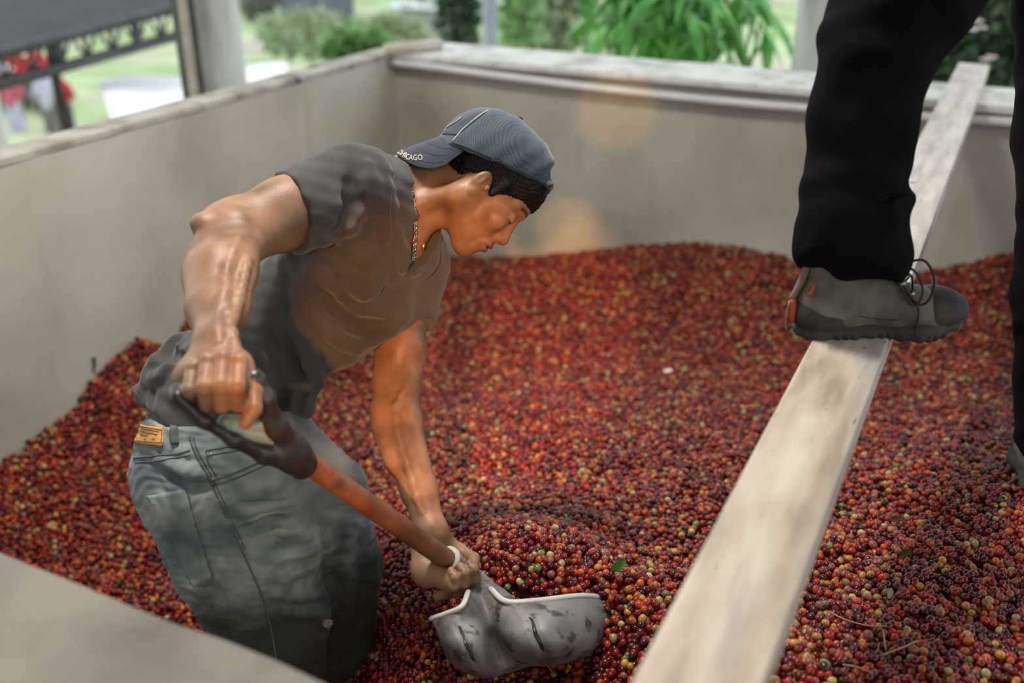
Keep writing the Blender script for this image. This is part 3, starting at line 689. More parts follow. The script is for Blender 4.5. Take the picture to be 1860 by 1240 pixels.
# torso under the shirt
TA = nrm(P(725, 385, 1.93) - P(400, 740, 1.95)); TS = nrm(-FW + .35 * UP - TA * ((-FW + .35 * UP) @ TA)); TN = np.cross(TA, TS); TAX = np.array([TA, TS, TN])
if TN @ UP < 0: TN = -TN
b.add(ell(P(640, 450, 1.93), (.19, .13, .10), TAX)); b.add(ell(P(500, 600, 1.96), (.18, .105, .085), TAX), .05); b.add(ell(P(410, 770, 1.97), (.13, .11, .09), TAX), .05)
b.add(cone(P(640, 360, 1.84), P(728, 462, 2.05), .050), .05)
# neck and chest in the V
b.add(cone(P(715, 375, 1.935), P(835, 352, 1.91), .064, .056), .035)
b.add(cone(P(700, 330, 1.92), P(815, 300, 1.91), .04, .045), .03)
b.add(cone(P(728, 430, 1.93), P(738, 485, 1.95), .045, .03), .03)
b.add(cone(P(745, 375, 1.868), P(838, 345, 1.845), .012, .014), .02)       # sternomastoid
b.add(cone(P(735, 415, 1.875), P(690, 350, 1.84), .014, .014), .015)       # collar bone
# head
b.add(ell(H(-.004, .048), (.096, .086, .076), HA), .02); b.add(ell(H(.045, .05), (.052, .055, .06), HA), .02)
b.add(ell(H(.042, -.018), (.052, .07, .058), HA), .02); b.add(ell(H(.03, -.06), (.052, .042, .045), HA), .02)
for s in (-1, 1):
    b.add(cone(H(-.002, -.052, s * .05), H(.066, -.096, s * .012), .019, .017), .02)
    b.add(cone(H(.0, -.01, s * .056), H(-.002, -.055, s * .05), .018, .018), .02)
    b.add(ell(H(.066, -.020, s * .043), (.02, .018, .02), HA), .018)
    b.add(cone(H(.091, .026, s * .012), H(.070, .027, s * .05), .0095, .009), .012)
b.add(ell(H(.080, -.098), (.016, .016, .02), HA), .012)
b.add(ell(H(.086, -.055), (.018, .022, .026), HA), .015)
for s in (-1, 1):
    b.sub(ell(H(.100, .004, s * .034), (.012, .011, .014), HA), .012); b.add(ell(H(.079, .003, s * .032), (.0135, .0125, .0135), HA), .004)
    b.sub(cone(H(.094, -.003, s * .022), H(.088, -.004, s * .043), .0012), .002)
b.add(cone(H(.080, .018), H(.090, -.035), .013, .017), .01); b.add(cone(H(.091, .014), H(.106, -.024), .007, .0105), .009); b.add(ell(H(.109, -.029), (.0105, .0105, .0115), HA), .007)
for s in (-1, 1): b.add(ell(H(.098, -.034, s * .0125), (.012, .008, .0075), HA), .006); b.sub(ell(H(.103, -.041, s * .008), (.005, .004, .0035), HA), .003)
b.add(ell(H(.100, -.056), (.0105, .006, .022), HA), .005); b.add(ell(H(.098, -.068), (.011, .0068, .019), HA), .005)
b.sub(ell(H(.108, -.0615), (.012, .0011, .023), HA), .003); b.add(ell(H(.081, -.081), (.0155, .018, .02), HA), .012)
b.sub(cone(H(.093, -.045, .024), H(.082, -.065, .036), .002), .01)
# ears
for s in (-1, 1):
    c = H(-.006, -.002, s * .074); eax = np.array([nrm(hf * .95 - hs * s * .3), nrm(hu + hf * -.15), nrm(hs * s + hf * .3)])
    b.add(ell(c, (.0145, .0215, .008), eax), .006); b.sub(ell(c + hs * s * .008 + hf * .003, (.009, .0145, .0075), eax), .003)
    b.add(ell(c + hs * s * .003 + hf * .001 - hu * .001, (.006, .015, .005), eax), .004); b.add(ell(H(.0, -.026, s * .073), (.0095, .011, .006), eax), .005); b.add(ell(H(.011, -.004, s * .076), (.005, .007, .004), eax), .003)
# near (right) arm
SHD, ELB, WRI = P(632, 350, 1.80), P(408, 418, 1.655), P(392, 632, 1.405)
b.add(cone(SHD, P(520, 385, 1.725), .062, .056), .04); b.add(cone(P(520, 385, 1.725), ELB, .056, .043), .03)
b.add(cone(P(425, 415, 1.675), P(402, 500, 1.565), .044, .047), .03); b.add(cone(P(402, 500, 1.565), P(394, 570, 1.48), .047, .036), .03)
b.add(cone(P(394, 570, 1.48), WRI, .036, .0285, sq=(FW, 1.2)), .02)
b.add(ell(P(367, 407, 1.62), (.020, .018, .018)), .014); b.add(ell(P(428, 404, 1.63), (.024, .022, .02)), .014)          # elbow point and condyle
b.add(cone(P(500, 418, 1.70), P(452, 440, 1.64), .035, .03), .03)
b.add(cone(P(372, 470, 1.60), P(365, 560, 1.49), .030, .016), .03); b.add(cone(P(440, 450, 1.60), P(430, 560, 1.48), .026, .014), .025)
VEIN = []
def vein(pts, r=.0022, k=.013): VEIN.append((pts, r, k))
def vein_(pts, r, k, bq):
    pts = [pxd(p)[:2] for p in pts]; pts = [cast(bq, u, v, -.0008)[0] for u, v in pts]; pts = [p for p in pts if p is not None]
    if len(pts) < 3: return
    #
    q = spline(pts, 10)
    for i in range(9): b.add(cone(q[i], q[i + 1], r), k)
vein([P(436, 430, 1.612), P(412, 490, 1.51), P(410, 545, 1.44), P(424, 600, 1.39), P(428, 640, 1.365)]); vein([P(412, 520, 1.50), P(396, 570, 1.437), P(398, 620, 1.385)], .002)
vein([P(452, 470, 1.60), P(436, 540, 1.475), P(424, 590, 1.40)], .002)
# near hand: fist over the bar of the grip
b.add(cone(WRI, P(393, 665, 1.385), .030, .036, sq=(FW, 1.25)), .02)
KN = [(350, 668, 1.362), (377, 655, 1.348), (405, 650, 1.343), (434, 656, 1.348)]
b.add(cone(P(358, 672, 1.385), P(430, 664, 1.372), .022, .022), .02)
for i, (u, v, d) in enumerate(KN):
    ln = [.86, .97, 1.04, .95][i]; r = [.0098, .0108, .0112, .0108][i]; s_ = -4 + i * 1.0
    b.add(ell(P(u, v, d - .003), (.012, .012, .012)), .006)
    b.add(cone(P(u, v, d), P(u + s_ - 2, v + 48 * ln, d - .030), r + .0006, r), .003)
    b.add(ell(P(u + s_ - 2, v + 49 * ln, d - .031), (r + .0008,) * 3), .004)
    b.add(cone(P(u + s_ - 2, v + 48 * ln, d - .030), P(u + s_, v + 84 * ln, d - .006), r, r * .93), .003)
    b.add(cone(P(u + s_, v + 84 * ln, d - .006), P(u + s_ + 3, v + 82 * ln, d + .020), r * .93, r * .85), .003)
b.add(cone(P(340, 690, 1.385), P(352, 725, 1.375), .02, .016), .02)
b.add(cone(P(438, 668, 1.375), P(462, 712, 1.365), .014, .0125), .012); b.add(cone(P(462, 712, 1.365), P(462, 742, 1.345), .0115, .0105), .004); b.add(cone(P(462, 742, 1.345), P(446, 768, 1.338), .0105, .009), .003)
# far (left) arm
b.add(cone(P(742, 480, 2.04), P(724, 600, 2.03), .058, .052), .03); b.add(cone(P(724, 600, 2.03), P(722, 695, 1.98), .052, .043), .02)
b.add(ell(P(738, 640, 1.99), (.036, .05, .052)), .02)
b.add(cone(P(722, 695, 1.98), P(722, 770, 1.945), .043, .046), .025); b.add(cone(P(722, 770, 1.945), P(762, 890, 1.875), .046, .033), .02); b.add(cone(P(762, 890, 1.875), P(783, 968, 1.83), .033, .028, sq=(FW, 1.2)), .015)
b.add(cone(P(698, 740, 1.945), P(716, 840, 1.89), .024, .018), .02)
vein([P(740, 700, 1.935), P(720, 740, 1.89), P(726, 800, 1.86), P(748, 870, 1.835), P(765, 930, 1.81)])
# far hand: palm under the collar, fingers coming up round it
b.add(cone(P(783, 968, 1.83), P(800, 1005, 1.85), .029, .033), .02); b.add(cone(P(800, 1000, 1.852), P(832, 1005, 1.845), .026, .018), .02)
b.add(cone(P(772, 1000, 1.83), P(775, 1042, 1.80), .026, .025), .02); b.add(cone(P(772, 1030, 1.80), P(815, 1052, 1.775), .024, .021), .015)
b.add(cone(P(790, 1010, 1.85), P(825, 1055, 1.81), .024, .02), .015)
FG = [((835, 985), (858, 1003), (862, 1022), (852, 1034)), ((848, 1066), (862, 1050), (861, 1034), (853, 1024)), ((829, 1074), (843, 1059), (844, 1040), (836, 1028)), ((810, 1078), (824, 1065), (827, 1048), (819, 1036))]
b.add(cone(P(835, 1000, 1.845), P(860, 1014, 1.82), .012, .0115), .008); b.add(cone(P(860, 1014, 1.82), P(860, 1032, 1.79), .0112, .0095), .004)       # thumb over the top
for i, (pa, pb, pc, pd) in enumerate(FG[1:]):
    r = (.0098, .0096, .0088)[i]; d0 = 1.80 - .006 * i
    b.add(cone(P(pa[0] - 14, pa[1] + 4, d0), P(*pa, d0 - .004), r + .001, r + .0008), .004); b.add(cone(P(*pa, d0 - .004), P(*pb, 1.772 - .006 * i), r, r), .004)
    b.add(ell(P(*pb, 1.770 - .006 * i), (r + .0008,) * 3), .003); b.add(cone(P(*pb, 1.772 - .006 * i), P(*pc, 1.762 - .004 * i), r, r * .93), .003); b.add(cone(P(*pc, 1.762 - .004 * i), P(*pd, 1.767 - .003 * i), r * .93, r * .8), .003)
# legs inside the jeans
b.add(cone(P(410, 830, 1.92), P(545, 1120, 2.05), .08, .055), .05); b.add(cone(P(545, 1120, 2.05), P(560, 1330, 2.22), .055, .04), .02)
b.add(cone(P(480, 800, 2.02), P(640, 1000, 2.12), .08, .055), .04); b.add(cone(P(640, 1000, 2.12), P(640, 1220, 2.32), .055, .04), .02)
lipc = [H(.108, -.0545), H(.105, -.068)]
def lipf(p):
    q = (p - HO) @ HA.T; return np.clip(1.25 - np.sqrt(((q[:, 0] - .108) / .014) ** 2 + ((q[:, 1] + .0615) / .0125) ** 2 + (q[:, 2] / .024) ** 2), 0, .22) * 4
def browf(p):
    q = (p - HO) @ HA.T; s = np.abs(q[:, 2]); m_ = (np.abs(s - .033) < .021) & (q[:, 0] > .05)
    c = .030 + .004 * np.cos((s - .03) * 70); r = np.clip(1.5 - np.abs(q[:, 1] - c) / .0035, 0, 1) * m_
    l = np.clip(1.6 - np.abs(q[:, 1] + .002) / .0013, 0, 1) * (np.abs(s - .032) < .014) * (q[:, 0] > .075); return np.maximum(r * .85, l)
lo = P(600, 800, 1.9) - np.array([.75, .75, .9]); hi = P(600, 800, 1.9) + np.array([.75, .75, .95])
rb_ = sdf_mesh('tmp', b, lo, hi, .006, None, None, 4); bq = bvh_of(rb_); bpy.data.objects.remove(rb_)
for a in VEIN: vein_(*a, bq)
body = sdf_mesh('body', b, lo, hi, .0024, skin, worker, 5, attr={'lip': lipf, 'brow': browf})
# finger nails of the far hand
bv = bvh_of(body); nail = mat('nail', [(.34, .19, .13), (.40, .23, .16)], .35, 20)
for u, v, w_ in ((854, 1028, 3), (837, 1032, 3), (820, 1040, 2.8)):
    patch('fingernail', bv, [(u - w_, v - 4), (u + w_, v - 4), (u + w_, v + 3), (u - w_, v + 3)], nail, worker, 5, 5, .0003, .0003)
# ---- hair
hair_m = mat('black_hair', [(.003, .0025, .0025), (.008, .0065, .0065)], .55, 60, 6, spec=.25, bump=.6, bscale=260, bdist=.002)
hs_ = SDF().add(ell(H(-.004, .048), (.101, .091, .0805), HA)); hs_.add(ell(H(.043, .052), (.052, .055, .0635), HA), .02); hs_.add(cone(H(-.065, -.01, 0), H(-.085, .01), .03), .03)
hs_.cut(half(H(-.07, -.052), -hu * 1.0 - hf * .35), .006)            # nape line
hs_.sub(cone(H(-.008, -.026, .05), H(-.008, -.026, .12), .026), .008); hs_.sub(cone(H(-.008, -.026, -.05), H(-.008, -.026, -.12), .026), .008)
hs_.sub(cone(H(.10, -.045, -.12), H(.10, -.045, .12), .086), .006)
hs_.disp(lambda p: .0012 * np.sin(p @ (hf * 900 + hu * 200)) * np.sin(p @ (hu * 700 - hf * 500)) + .0008 * np.sin(p @ (hs * 1300 + hu * 700)))
for s in (-1, 1): hs_.add(cone(H(.026, .03, s * .071), H(.024, -.002, s * .071), .010, .006), .008)
hair = sdf_mesh('hair', hs_, HO - .2, HO + .2, .0022, hair_m, worker, 5)
bh = bvh_of(hair)
# strands
hv = []
rs = np.random.RandomState(8); sv = []; sf = []
for k in range(420):
    u = rs.uniform(785, 990); v = rs.uniform(262, 365)
    p, n = cast(bh, u, v, .0006)
    if p is None: continue
    d = nrm(-hu * .8 - hf * .35 + rs.normal(size=3) * .18); d = nrm(d - n * (d @ n)); L = rs.uniform(.006, .013); s = nrm(np.cross(d, n)) * .0005
    a = len(sv); sv += [p - s, p + s, p + d * L * .5 + n * .002 + s * .8, p + d * L * .5 + n * .002 - s * .8, p + d * L + n * .0018]; sf += [(a, a + 1, a + 2, a + 3), (a + 3, a + 2, a + 4)]
o = mesh('hair_strands', sv, sf, hair_m, hair, False); o['kind'] = 'stuff'
# ---- cap
def mesh_weave(nt, src, out):
    mp = nt.nodes.new('ShaderNodeMapping'); mp.inputs['Rotation'].default_value = (.3, .5, .4); nt.links.new(src, mp.inputs[0])
    vals = []
    for ax in ('X', 'Z'):
        wv = nt.nodes.new('ShaderNodeTexWave'); wv.inputs['Scale'].default_value = 85; wv.bands_direction = ax; wv.inputs['Distortion'].default_value = .4; nt.links.new(mp.outputs[0], wv.inputs[0]); vals.append(wv.outputs['Fac'])
    mm = nt.nodes.new('ShaderNodeMath'); mm.operation = 'MULTIPLY'; nt.links.new(vals[0], mm.inputs[0]); nt.links.new(vals[1], mm.inputs[1])
    r = nt.nodes.new('ShaderNodeMapRange'); r.inputs[2].default_value = .85; r.inputs[4].default_value = .55; nt.links.new(mm.outputs[0], r.inputs[0])
    return mixn(nt, r.outputs[0], out, (.085, .125, .165))
capm = mat('cap_mesh', [(.018, .034, .062), (.03, .048, .08)], .85, 12, 6, sheen=.3, bump=.2, bscale=300, extra=mesh_weave)
capn = mat('cap_navy', [(.018, .024, .045), (.035, .042, .065)], .85, 30, 6, sheen=.2, bump=.3, bscale=500)
cl = nrm(.92 * RT - .39 * UP + .03 * FW); cu = nrm(.39 * RT + .92 * UP - .05 * FW); cu = nrm(cu - cl * (cu @ cl)); cs = np.cross(cl, cu); cs = cs if cs @ FW < 0 else -cs
CC = P(899, 298, 1.905); CA = np.array([cl, cu, cs])
c = SDF().add(ell(CC - cu * .004, (.1195, .098, .093), CA)); c.add(ell(CC - cl * .02 + cu * .035, (.075, .060, .066), CA), .02)
c.cut(half(CC - cu * .006, -cu), .006)
c.sub(ell(CC - cu * .05, (.108, .085, .083), CA), .004)
c.sub(ell(CC + cl * .126 + cu * .026, (.034, .023, .040), CA), .004)
c.add(cone(CC + cl * .112 - cu * .0 - cs * .045, CC + cl * .113 + cu * .0, .006, .006), .006); c.add(cone(CC + cl * .113, CC + cl * .112 + cs * .045, .006, .006), .006)
c.disp(lambda p: .0016 * np.sin(p @ (cl * 60 + cs * 20)) * np.sin(p @ (cu * 50 + cl * 30)) + .0007 * np.sin(p @ (cl * 160 - cu * 90)))
cap = sdf_mesh('cap', c, CC - .2, CC + .2, .0024, capm, worker, 5)
bc = bvh_of(cap)
pipe = mat('cap_stitch', [(.42, .38, .32), (.55, .5, .42)], .8, 60)
seam('piping', bc, [(822, 257), (838, 238), (856, 222), (874, 208), (886, 201)], .0014, pipe, cap, .0006)
seam('panel_seam', bc, [(820, 258), (850, 268), (900, 290), (950, 312), (990, 330)], .0009, capn, cap, .0003)
patch('back_panel', bc, [(800, 243), (862, 205), (884, 203), (830, 246)], capn, cap, 12, 8, .0006, .0006)
seam('embroidery', bc, [(812, 232), (822, 226), (834, 218), (838, 214)], .0012, pipe, cap, .0016)
tube('strap_tail', [CC + cl * .112 + cs * .03 - cu * .004, CC + cl * .114 + cs * .034 - cu * .014, CC + cl * .110 + cs * .036 - cu * .020], .004, capn, cap, 8, flat=.3)
tube('button', [CC + cu * .098 + cl * .01, CC + cu * .1 + cl * .01, CC + cu * .102 + cl * .01], [.007, .006, .003], capn, cap, 12)
# bill, pointing back over the nape
bill_d = nrm(-.985 * RT - .20 * UP + .02 * FW); nb2 = nrm(cu * .9 - bill_d * (cu @ bill_d)); V = []; Fs = []; ni, nj = 29, 9
def bill(s, t):
    ph = s * 1.0; bs = CC - cl * .112 * math.cos(ph) + cs * .088 * math.sin(ph) + cu * .000
    L = .086 * (1 - abs(s) ** 3.6) ** .6 + .002
    p = bs + bill_d * L * t
    return p - nb2 * (.062 * (s * s) * (L * t / .086) + .006 * t * t) + nb2 * .006 * (1 - t)
for k, off in ((0, .0015), (1, -.0015)):
    for j in range(nj):
        for i in range(ni): V.append(bill(-1 + 2 * i / (ni - 1), j / (nj - 1)) + nb2 * off * (1 - .6 * (j == nj - 1)))
K2 = ni * nj
for j in range(nj - 1):
    for i in range(ni - 1): q = (j * ni + i, j * ni + i + 1, (j + 1) * ni + i + 1, (j + 1) * ni + i); Fs += [q, tuple(x + K2 for x in q[::-1])]
for i in range(ni - 1): a = (nj - 1) * ni + i; Fs.append((a, a + 1, a + 1 + K2, a + K2))
brim = mesh('brim', V, Fs, capn, cap)
for t in (.35, .6, .85): tube('stitch_row', [bill(-.9 + 1.8 * i / 20, t) + nb2 * .0018 for i in range(21)], .0006, mat('navy_thread', [(.05, .06, .09), (.07, .08, .11)], .8, 9) if t == .35 else bpy.data.materials['navy_thread'], brim, 5)
bb = bvh_of(brim)
def lettering(txt, b_, path, hgt, m, parent, name='lettering', depth=.0008, upv=None, spacing=1.0):
    cu_ = bpy.data.curves.new('t', 'FONT'); cu_.body = txt; cu_.size = 1; cu_.extrude = 0; cu_.resolution_u = 3; cu_.offset = .018; cu_.space_character = spacing
    o = bpy.data.objects.new('t', cu_); COL.objects.link(o); bpy.context.view_layer.update()
    me = bpy.data.meshes.new_from_object(o.evaluated_get(bpy.context.evaluated_depsgraph_get())); bpy.data.objects.remove(o)
    co = np.array([v.co[:] for v in me.vertices]); x0, x1 = co[:, 0].min(), co[:, 0].max(); y0, y1 = 0, co[:, 1].max()
    pth = spline([(a, c_, 0) for a, c_ in path], 60)[:, :2]; sl = np.concatenate([[0], np.cumsum(np.linalg.norm(np.diff(pth, axis=0), axis=1))]); bm = bmesh.new(); bm.from_mesh(me)
    bmesh.ops.subdivide_edges(bm, edges=[e_ for e_ in bm.edges if e_.calc_length() > .15], cuts=2)
    r = bmesh.ops.extrude_face_region(bm, geom=bm.faces[:]); top = {v for v in r['geom'] if isinstance(v, bmesh.types.BMVert)}
    last = None
    for v in bm.verts:
        s = (v.co.x - x0) / (x1 - x0) * sl[-1]; u = np.interp(s, sl, pth[:, 0]); w2 = np.interp(s, sl, pth[:, 1]); du = np.interp(s + 2, sl, pth[:, 0]) - np.interp(s - 2, sl, pth[:, 0]); dv = np.interp(s + 2, sl, pth[:, 1]) - np.interp(s - 2, sl, pth[:, 1]); l = math.hypot(du, dv)
        h = v.co.y / y1 * hgt; p, n = cast(b_, u + dv / l * h, w2 - du / l * h, 0)
        if p is None: p, n = last if last else (P(u, w2, 1.9), -FW)
        last = (p, n); v.co = Vector(p + n * (depth * 1.6 if v in top else .0002))
    return bm_obj(name, bm, m, parent)
lettering('CHICAGO', bb, [(720, 276), (731, 285), (745, 291), (768, 291)], 10, pipe, brim)
# ---- T-shirt
def shirtx(nt, src, out):
    return out
shirt_m = mat('grey_tshirt', [(.043, .040, .040), (.060, .056, .055), (.076, .071, .069)], .92, 4, 8, spec=.2, sheen=.18, bump=.5, bscale=420, bdist=.0014)
t = SDF()
t.add(ell(P(648, 452, 1.925), (.205, .152, .122), TAX)); t.add(ell(P(505, 602, 1.945), (.20, .135, .112), TAX), .05)
t.add(ell(P(412, 712, 1.955), (.15, .142, .118), TAX), .04)
t.add(cone(P(640, 362, 1.84), P(730, 468, 2.05), .082, .082), .05); t.add(cone(P(640, 345, 1.83), P(700, 350, 1.90), .068, .045), .04)
t.add(cone(P(700, 560, 1.96), P(610, 610, 1.94), .055, .065), .05)
t.add(cone(P(330, 650, 1.95), P(262, 712, 1.93), .045, .018), .05)       # loose back hem
t.add(cone(P(545, 640, 1.92), P(552, 740, 1.90), .045, .022), .04)       # belly fold hanging
CU = P(528, 386, 1.725); UA = nrm(P(408, 418, 1.655) - SHD)
t.add(inter(cone(SHD + (SHD - CU) * .1, P(500, 396, 1.712), .080, .071), half(CU, UA + .10 * UP), .003), .035)
CF = P(724, 604, 2.02); UF = nrm(P(722, 695, 1.98) - P(742, 480, 2.04))
t.add(inter(cone(P(745, 480, 2.04), P(720, 620, 2.03), .082, .068), half(CF, UF + .35 * RT), .003), .03)
# drapes
def fold(pts, r=.006, k=.016, neg=False):
    q = spline(pts, 9)
    for i in range(8):
        rr = r * math.sin(math.pi * (i + .7) / 9) + .001
        (t.sub if neg else t.add)(cone(q[i], q[i + 1], rr), k)
_tp = None
def shirt_folds(bv_):
    def on(px, off):
        out = []
        for u, v in px:
            p, n = cast(bv_, u, v, off)
            if p is not None: out.append(p)
        return out
    for px, r, neg in [
        ([(600, 475), (640, 515), (670, 530), (690, 500)], .006, 0), ([(560, 490), (620, 570), (690, 600), (740, 570)], .007, 0), ([(548, 520), (590, 570), (640, 620), (700, 610)], .006, 0),
        ([(545, 545), (600, 600), (650, 635)], .006, 0), ([(590, 455), (630, 490), (660, 495)], .006, 1), ([(580, 530), (640, 590), (700, 590)], .006, 1), ([(715, 400), (735, 470), (770, 490), (790, 465)], .007, 0),
        ([(545, 600), (560, 650), (575, 700)], .006, 0), ([(520, 560), (545, 640), (552, 740)], .005, 0), ([(500, 590), (520, 680), (530, 755)], .006, 0), ([(470, 600), (495, 680), (500, 760)], .005, 0), ([(510, 600), (535, 680), (541, 750)], .005, 1), ([(485, 600), (508, 680), (515, 750)], .005, 1),
        ([(320, 620), (290, 650), (265, 690)], .006, 0), ([(330, 640), (310, 665), (285, 690), (262, 700)], .006, 0), ([(325, 610), (300, 640), (330, 655)], .004, 1), ([(245, 712), (280, 738), (310, 765), (350, 785)], .006, 0),
        ([(690, 290), (700, 340), (705, 400), (690, 450)], .004, 0), ([(668, 300), (676, 340), (680, 390)], .004, 0), ([(655, 330), (650, 380), (630, 420)], .004, 0), ([(610, 350), (612, 400), (590, 440)], .004, 0), ([(640, 320), (636, 370), (610, 420)], .004, 1), ([(600, 455), (570, 460), (530, 470)], .005, 1)]:
        q = on(px, -.003 if not neg else .003)
        if len(q) >= 3: fold(q, r * 1.25, .024, bool(neg))
rough_t = sdf_mesh('tmp', t, lo, hi, .006, None, None, 4); bt = bvh_of(rough_t); shirt_folds(bt); bpy.data.objects.remove(rough_t)
# hem, sleeves and neck opening
HEM = P(385, 800, 1.95)
t.cut(half(HEM, -TA * .55 - UP * .62 - RT * .12), .006)
t.sub(cone(P(470, 402, 1.70), CU - UA * .012, .062, .056), .002); t.sub(cone(P(722, 680, 2.0), CF - UF * .012, .060, .054), .002)
nv = SDF().add(cone(P(745, 362, 1.90), P(775, 365, 1.90), .070, .075)); nv.add(cone(P(752, 395, 1.89), P(765, 400, 1.91), .055), .01); nv.add(cone(P(760, 420, 1.86), P(742, 500, 1.855), .030, .004), .01); nv.add(cone(P(772, 425, 1.92), P(746, 500, 1.87), .034, .006), .01)
nv.add(cone(P(752, 450, 1.87), P(747, 480, 1.86), .022, .014), .008)
t.sub(nv, .003)
t.disp(lambda p: .0012 * np.sin(p @ (TA * 120 - TN * 90) + 2.5 * np.sin(p @ (TS * 40 + TA * 30))) * np.sin(p @ (TN * 40 + TA * 20)) + .0018 * np.sin(p @ (TA * 55 + TS * 30) + 2 * np.sin(p @ (TN * 40))) * np.sin(p @ (TS * 45 - TA * 25 + TN * 20)) + .0006 * np.sin(p @ (TA * 170 + TN * 120)))
shirt = sdf_mesh('tshirt', t, lo, hi, .003, shirt_m, worker, 5)
bs_ = bvh_of(shirt); hemm = mat('shirt_hem', [(.045, .04, .04), (.065, .058, .055)], .9, 20, sheen=.3)
seam('sleeve_seam', bs_, [(508, 337), (538, 350), (560, 390), (575, 430)], .0009, hemm, shirt, .0)
seam('collar_seam', bs_, [(716, 318), (711, 360), (709, 400), (716, 450), (724, 500)], .0009, hemm, shirt, .0)
# ---- necklace
silver = mat('silver_chain', [(.80, .78, .72), (.9, .88, .82)], .25, 20, metal=.95)
b2 = bvh_of(body)
path = []
for u, v in spline([(742, 314, 0), (746, 345, 0), (751, 385, 0), (752, 420, 0), (750, 455, 0), (746, 490, 0), (743, 500, 0)], 60)[:, :2]:
    p, n = cast(b2, u, v, .004)
    if p is not None: path.append((p, n))
neck = bpy.data.objects.new('necklace', None); COL.objects.link(neck); neck.parent = worker; neck.matrix_parent_inverse = Matrix.Translation(-worker.location)
pp = np.array([a for a, _ in path]); nn = np.array([n for _, n in path]); sl = np.concatenate([[0], np.cumsum(np.linalg.norm(np.diff(pp, axis=0), axis=1))])
def link_mesh(nm, L, W_, r):
    ring = [(math.copysign(abs(math.cos(a)) ** .6, math.cos(a)) * L / 2, math.copysign(abs(math.sin(a)) ** .7, math.sin(a)) * W_ / 2, 0) for a in np.linspace(0, 2 * math.pi, 17)[:-1]]
    V = []; Fs = []
    for k, (x, y, z) in enumerate(ring):
        for a in range(6): an = a * math.pi / 3; V.append((x * (1 + r / L * 2 * math.cos(an)), y * (1 + r / W_ * 2 * math.cos(an)), r * .7 * math.sin(an)))
    for k in range(16):
        for a in range(6): Fs.append((k * 6 + a, ((k + 1) % 16) * 6 + a, ((k + 1) % 16) * 6 + (a + 1) % 6, k * 6 + (a + 1) % 6))
    me = bpy.data.meshes.new(nm); me.from_pydata(V, [], Fs); me.polygons.foreach_set('use_smooth', [True] * len(me.polygons)); me.materials.append(silver); return me
lmA = link_mesh('link', .0130, .0090, .0015); lmB = link_mesh('link', .0075, .0075, .0014)
s = 0; k = 0
while s < sl[-1] - .004:
    me_ = lmA if k % 3 == 0 else lmB; st = .0105 if k % 3 == 0 else .0062; m_ = s + st / 2
    p = np.array([np.interp(m_, sl, pp[:, i]) for i in range(3)]); n = nrm([np.interp(m_, sl, nn[:, i]) for i in range(3)]); d = np.array([np.interp(m_ + .003, sl, pp[:, i]) - np.interp(m_ - .003, sl, pp[:, i]) for i in range(3)]); d = nrm(d - n * (d @ n)); y = np.cross(n, d)
    tw = .35 * (k % 2) ; n2 = n * math.cos(tw) + y * math.sin(tw); y2 = np.cross(n2, d)
    o = bpy.data.objects.new('link', me_); COL.objects.link(o); o.parent = neck; Mx = Matrix(((d[0], y2[0], n2[0]), (d[1], y2[1], n2[1]), (d[2], y2[2], n2[2]))).to_4x4(); Mx.translation = Vector(p - np.array(worker.location)) + worker.location
    o.matrix_basis = Matrix.Translation(-worker.location) @ Matrix.Identity(4) @ Mx if False else Mx
    o.matrix_parent_inverse = Matrix.Identity(4)
    s += st; k += 1
gold = mat('gold', [(.8, .5, .12), (.9, .6, .2)], .2, 9, metal=1)
p, n = cast(b2, 770, 440, .006)
if p is None: p = P(770, 440, 1.9)
o = tube('pendant', [P(771, 437, pxd(p)[2]), P(769, 446, pxd(p)[2]), P(769, 455, pxd(p)[2])], [.002, .003, .002], gold, neck, 8)
tag(neck, 'silver flat link chain')
# ---- jeans
def jeanx(nt, src, out):
    # grime towards the knees is a stain of its own, with ragged edges
    sp_ = nt.nodes.new('ShaderNodeSeparateXYZ'); nt.links.new(src, sp_.inputs[0])
    r = nt.nodes.new('ShaderNodeMapRange'); r.inputs[1].default_value = 1.06; r.inputs[2].default_value = .86; nt.links.new(sp_.outputs[2], r.inputs[0])
    n = nt.nodes.new('ShaderNodeTexNoise'); n.inputs['Scale'].default_value = 16; n.inputs['Detail'].default_value = 8; nt.links.new(src, n.inputs[0])
    mm = nt.nodes.new('ShaderNodeMath'); mm.operation = 'ADD'; nt.links.new(r.outputs[0], mm.inputs[0]); nt.links.new(n.outputs[0], mm.inputs[1])
    r2 = nt.nodes.new('ShaderNodeMapRange'); r2.inputs[1].default_value = .72; r2.inputs[2].default_value = 1.25; r2.inputs[4].default_value = .92; nt.links.new(mm.outputs[0], r2.inputs[0])
    out = mixn(nt, r2.outputs[0], out, (.035, .038, .042)); return attrmix('fade', (.50, .52, .46))(nt, src, out)
jeans_m = mat('faded_denim', [(.10, .13, .155), (.21, .24, .25), (.36, .385, .365)], .92, 11, 12, spec=.2, sheen=.05, bump=.4, bscale=500, bdist=.0012, extra=jeanx)
j = SDF()
JD = FW - UP * .3
j.add(cone(P(392, 800, 1.93), P(385, 850, 1.94), .140, .150, sq=(JD, 1.15))); j.add(ell(P(362, 880, 1.93), (.110, .09, .13)), .05)
j.add(cone(P(400, 875, 1.90), P(440, 985, 1.93), .135, .135, sq=(JD, 1.25)), .04); j.add(cone(P(440, 985, 1.93), P(485, 1120, 2.0), .135, .117, sq=(JD, 1.3)), .04); j.add(cone(P(485, 1120, 2.0), P(490, 1320, 2.16), .117, .115, sq=(JD, 1.3)), .03)
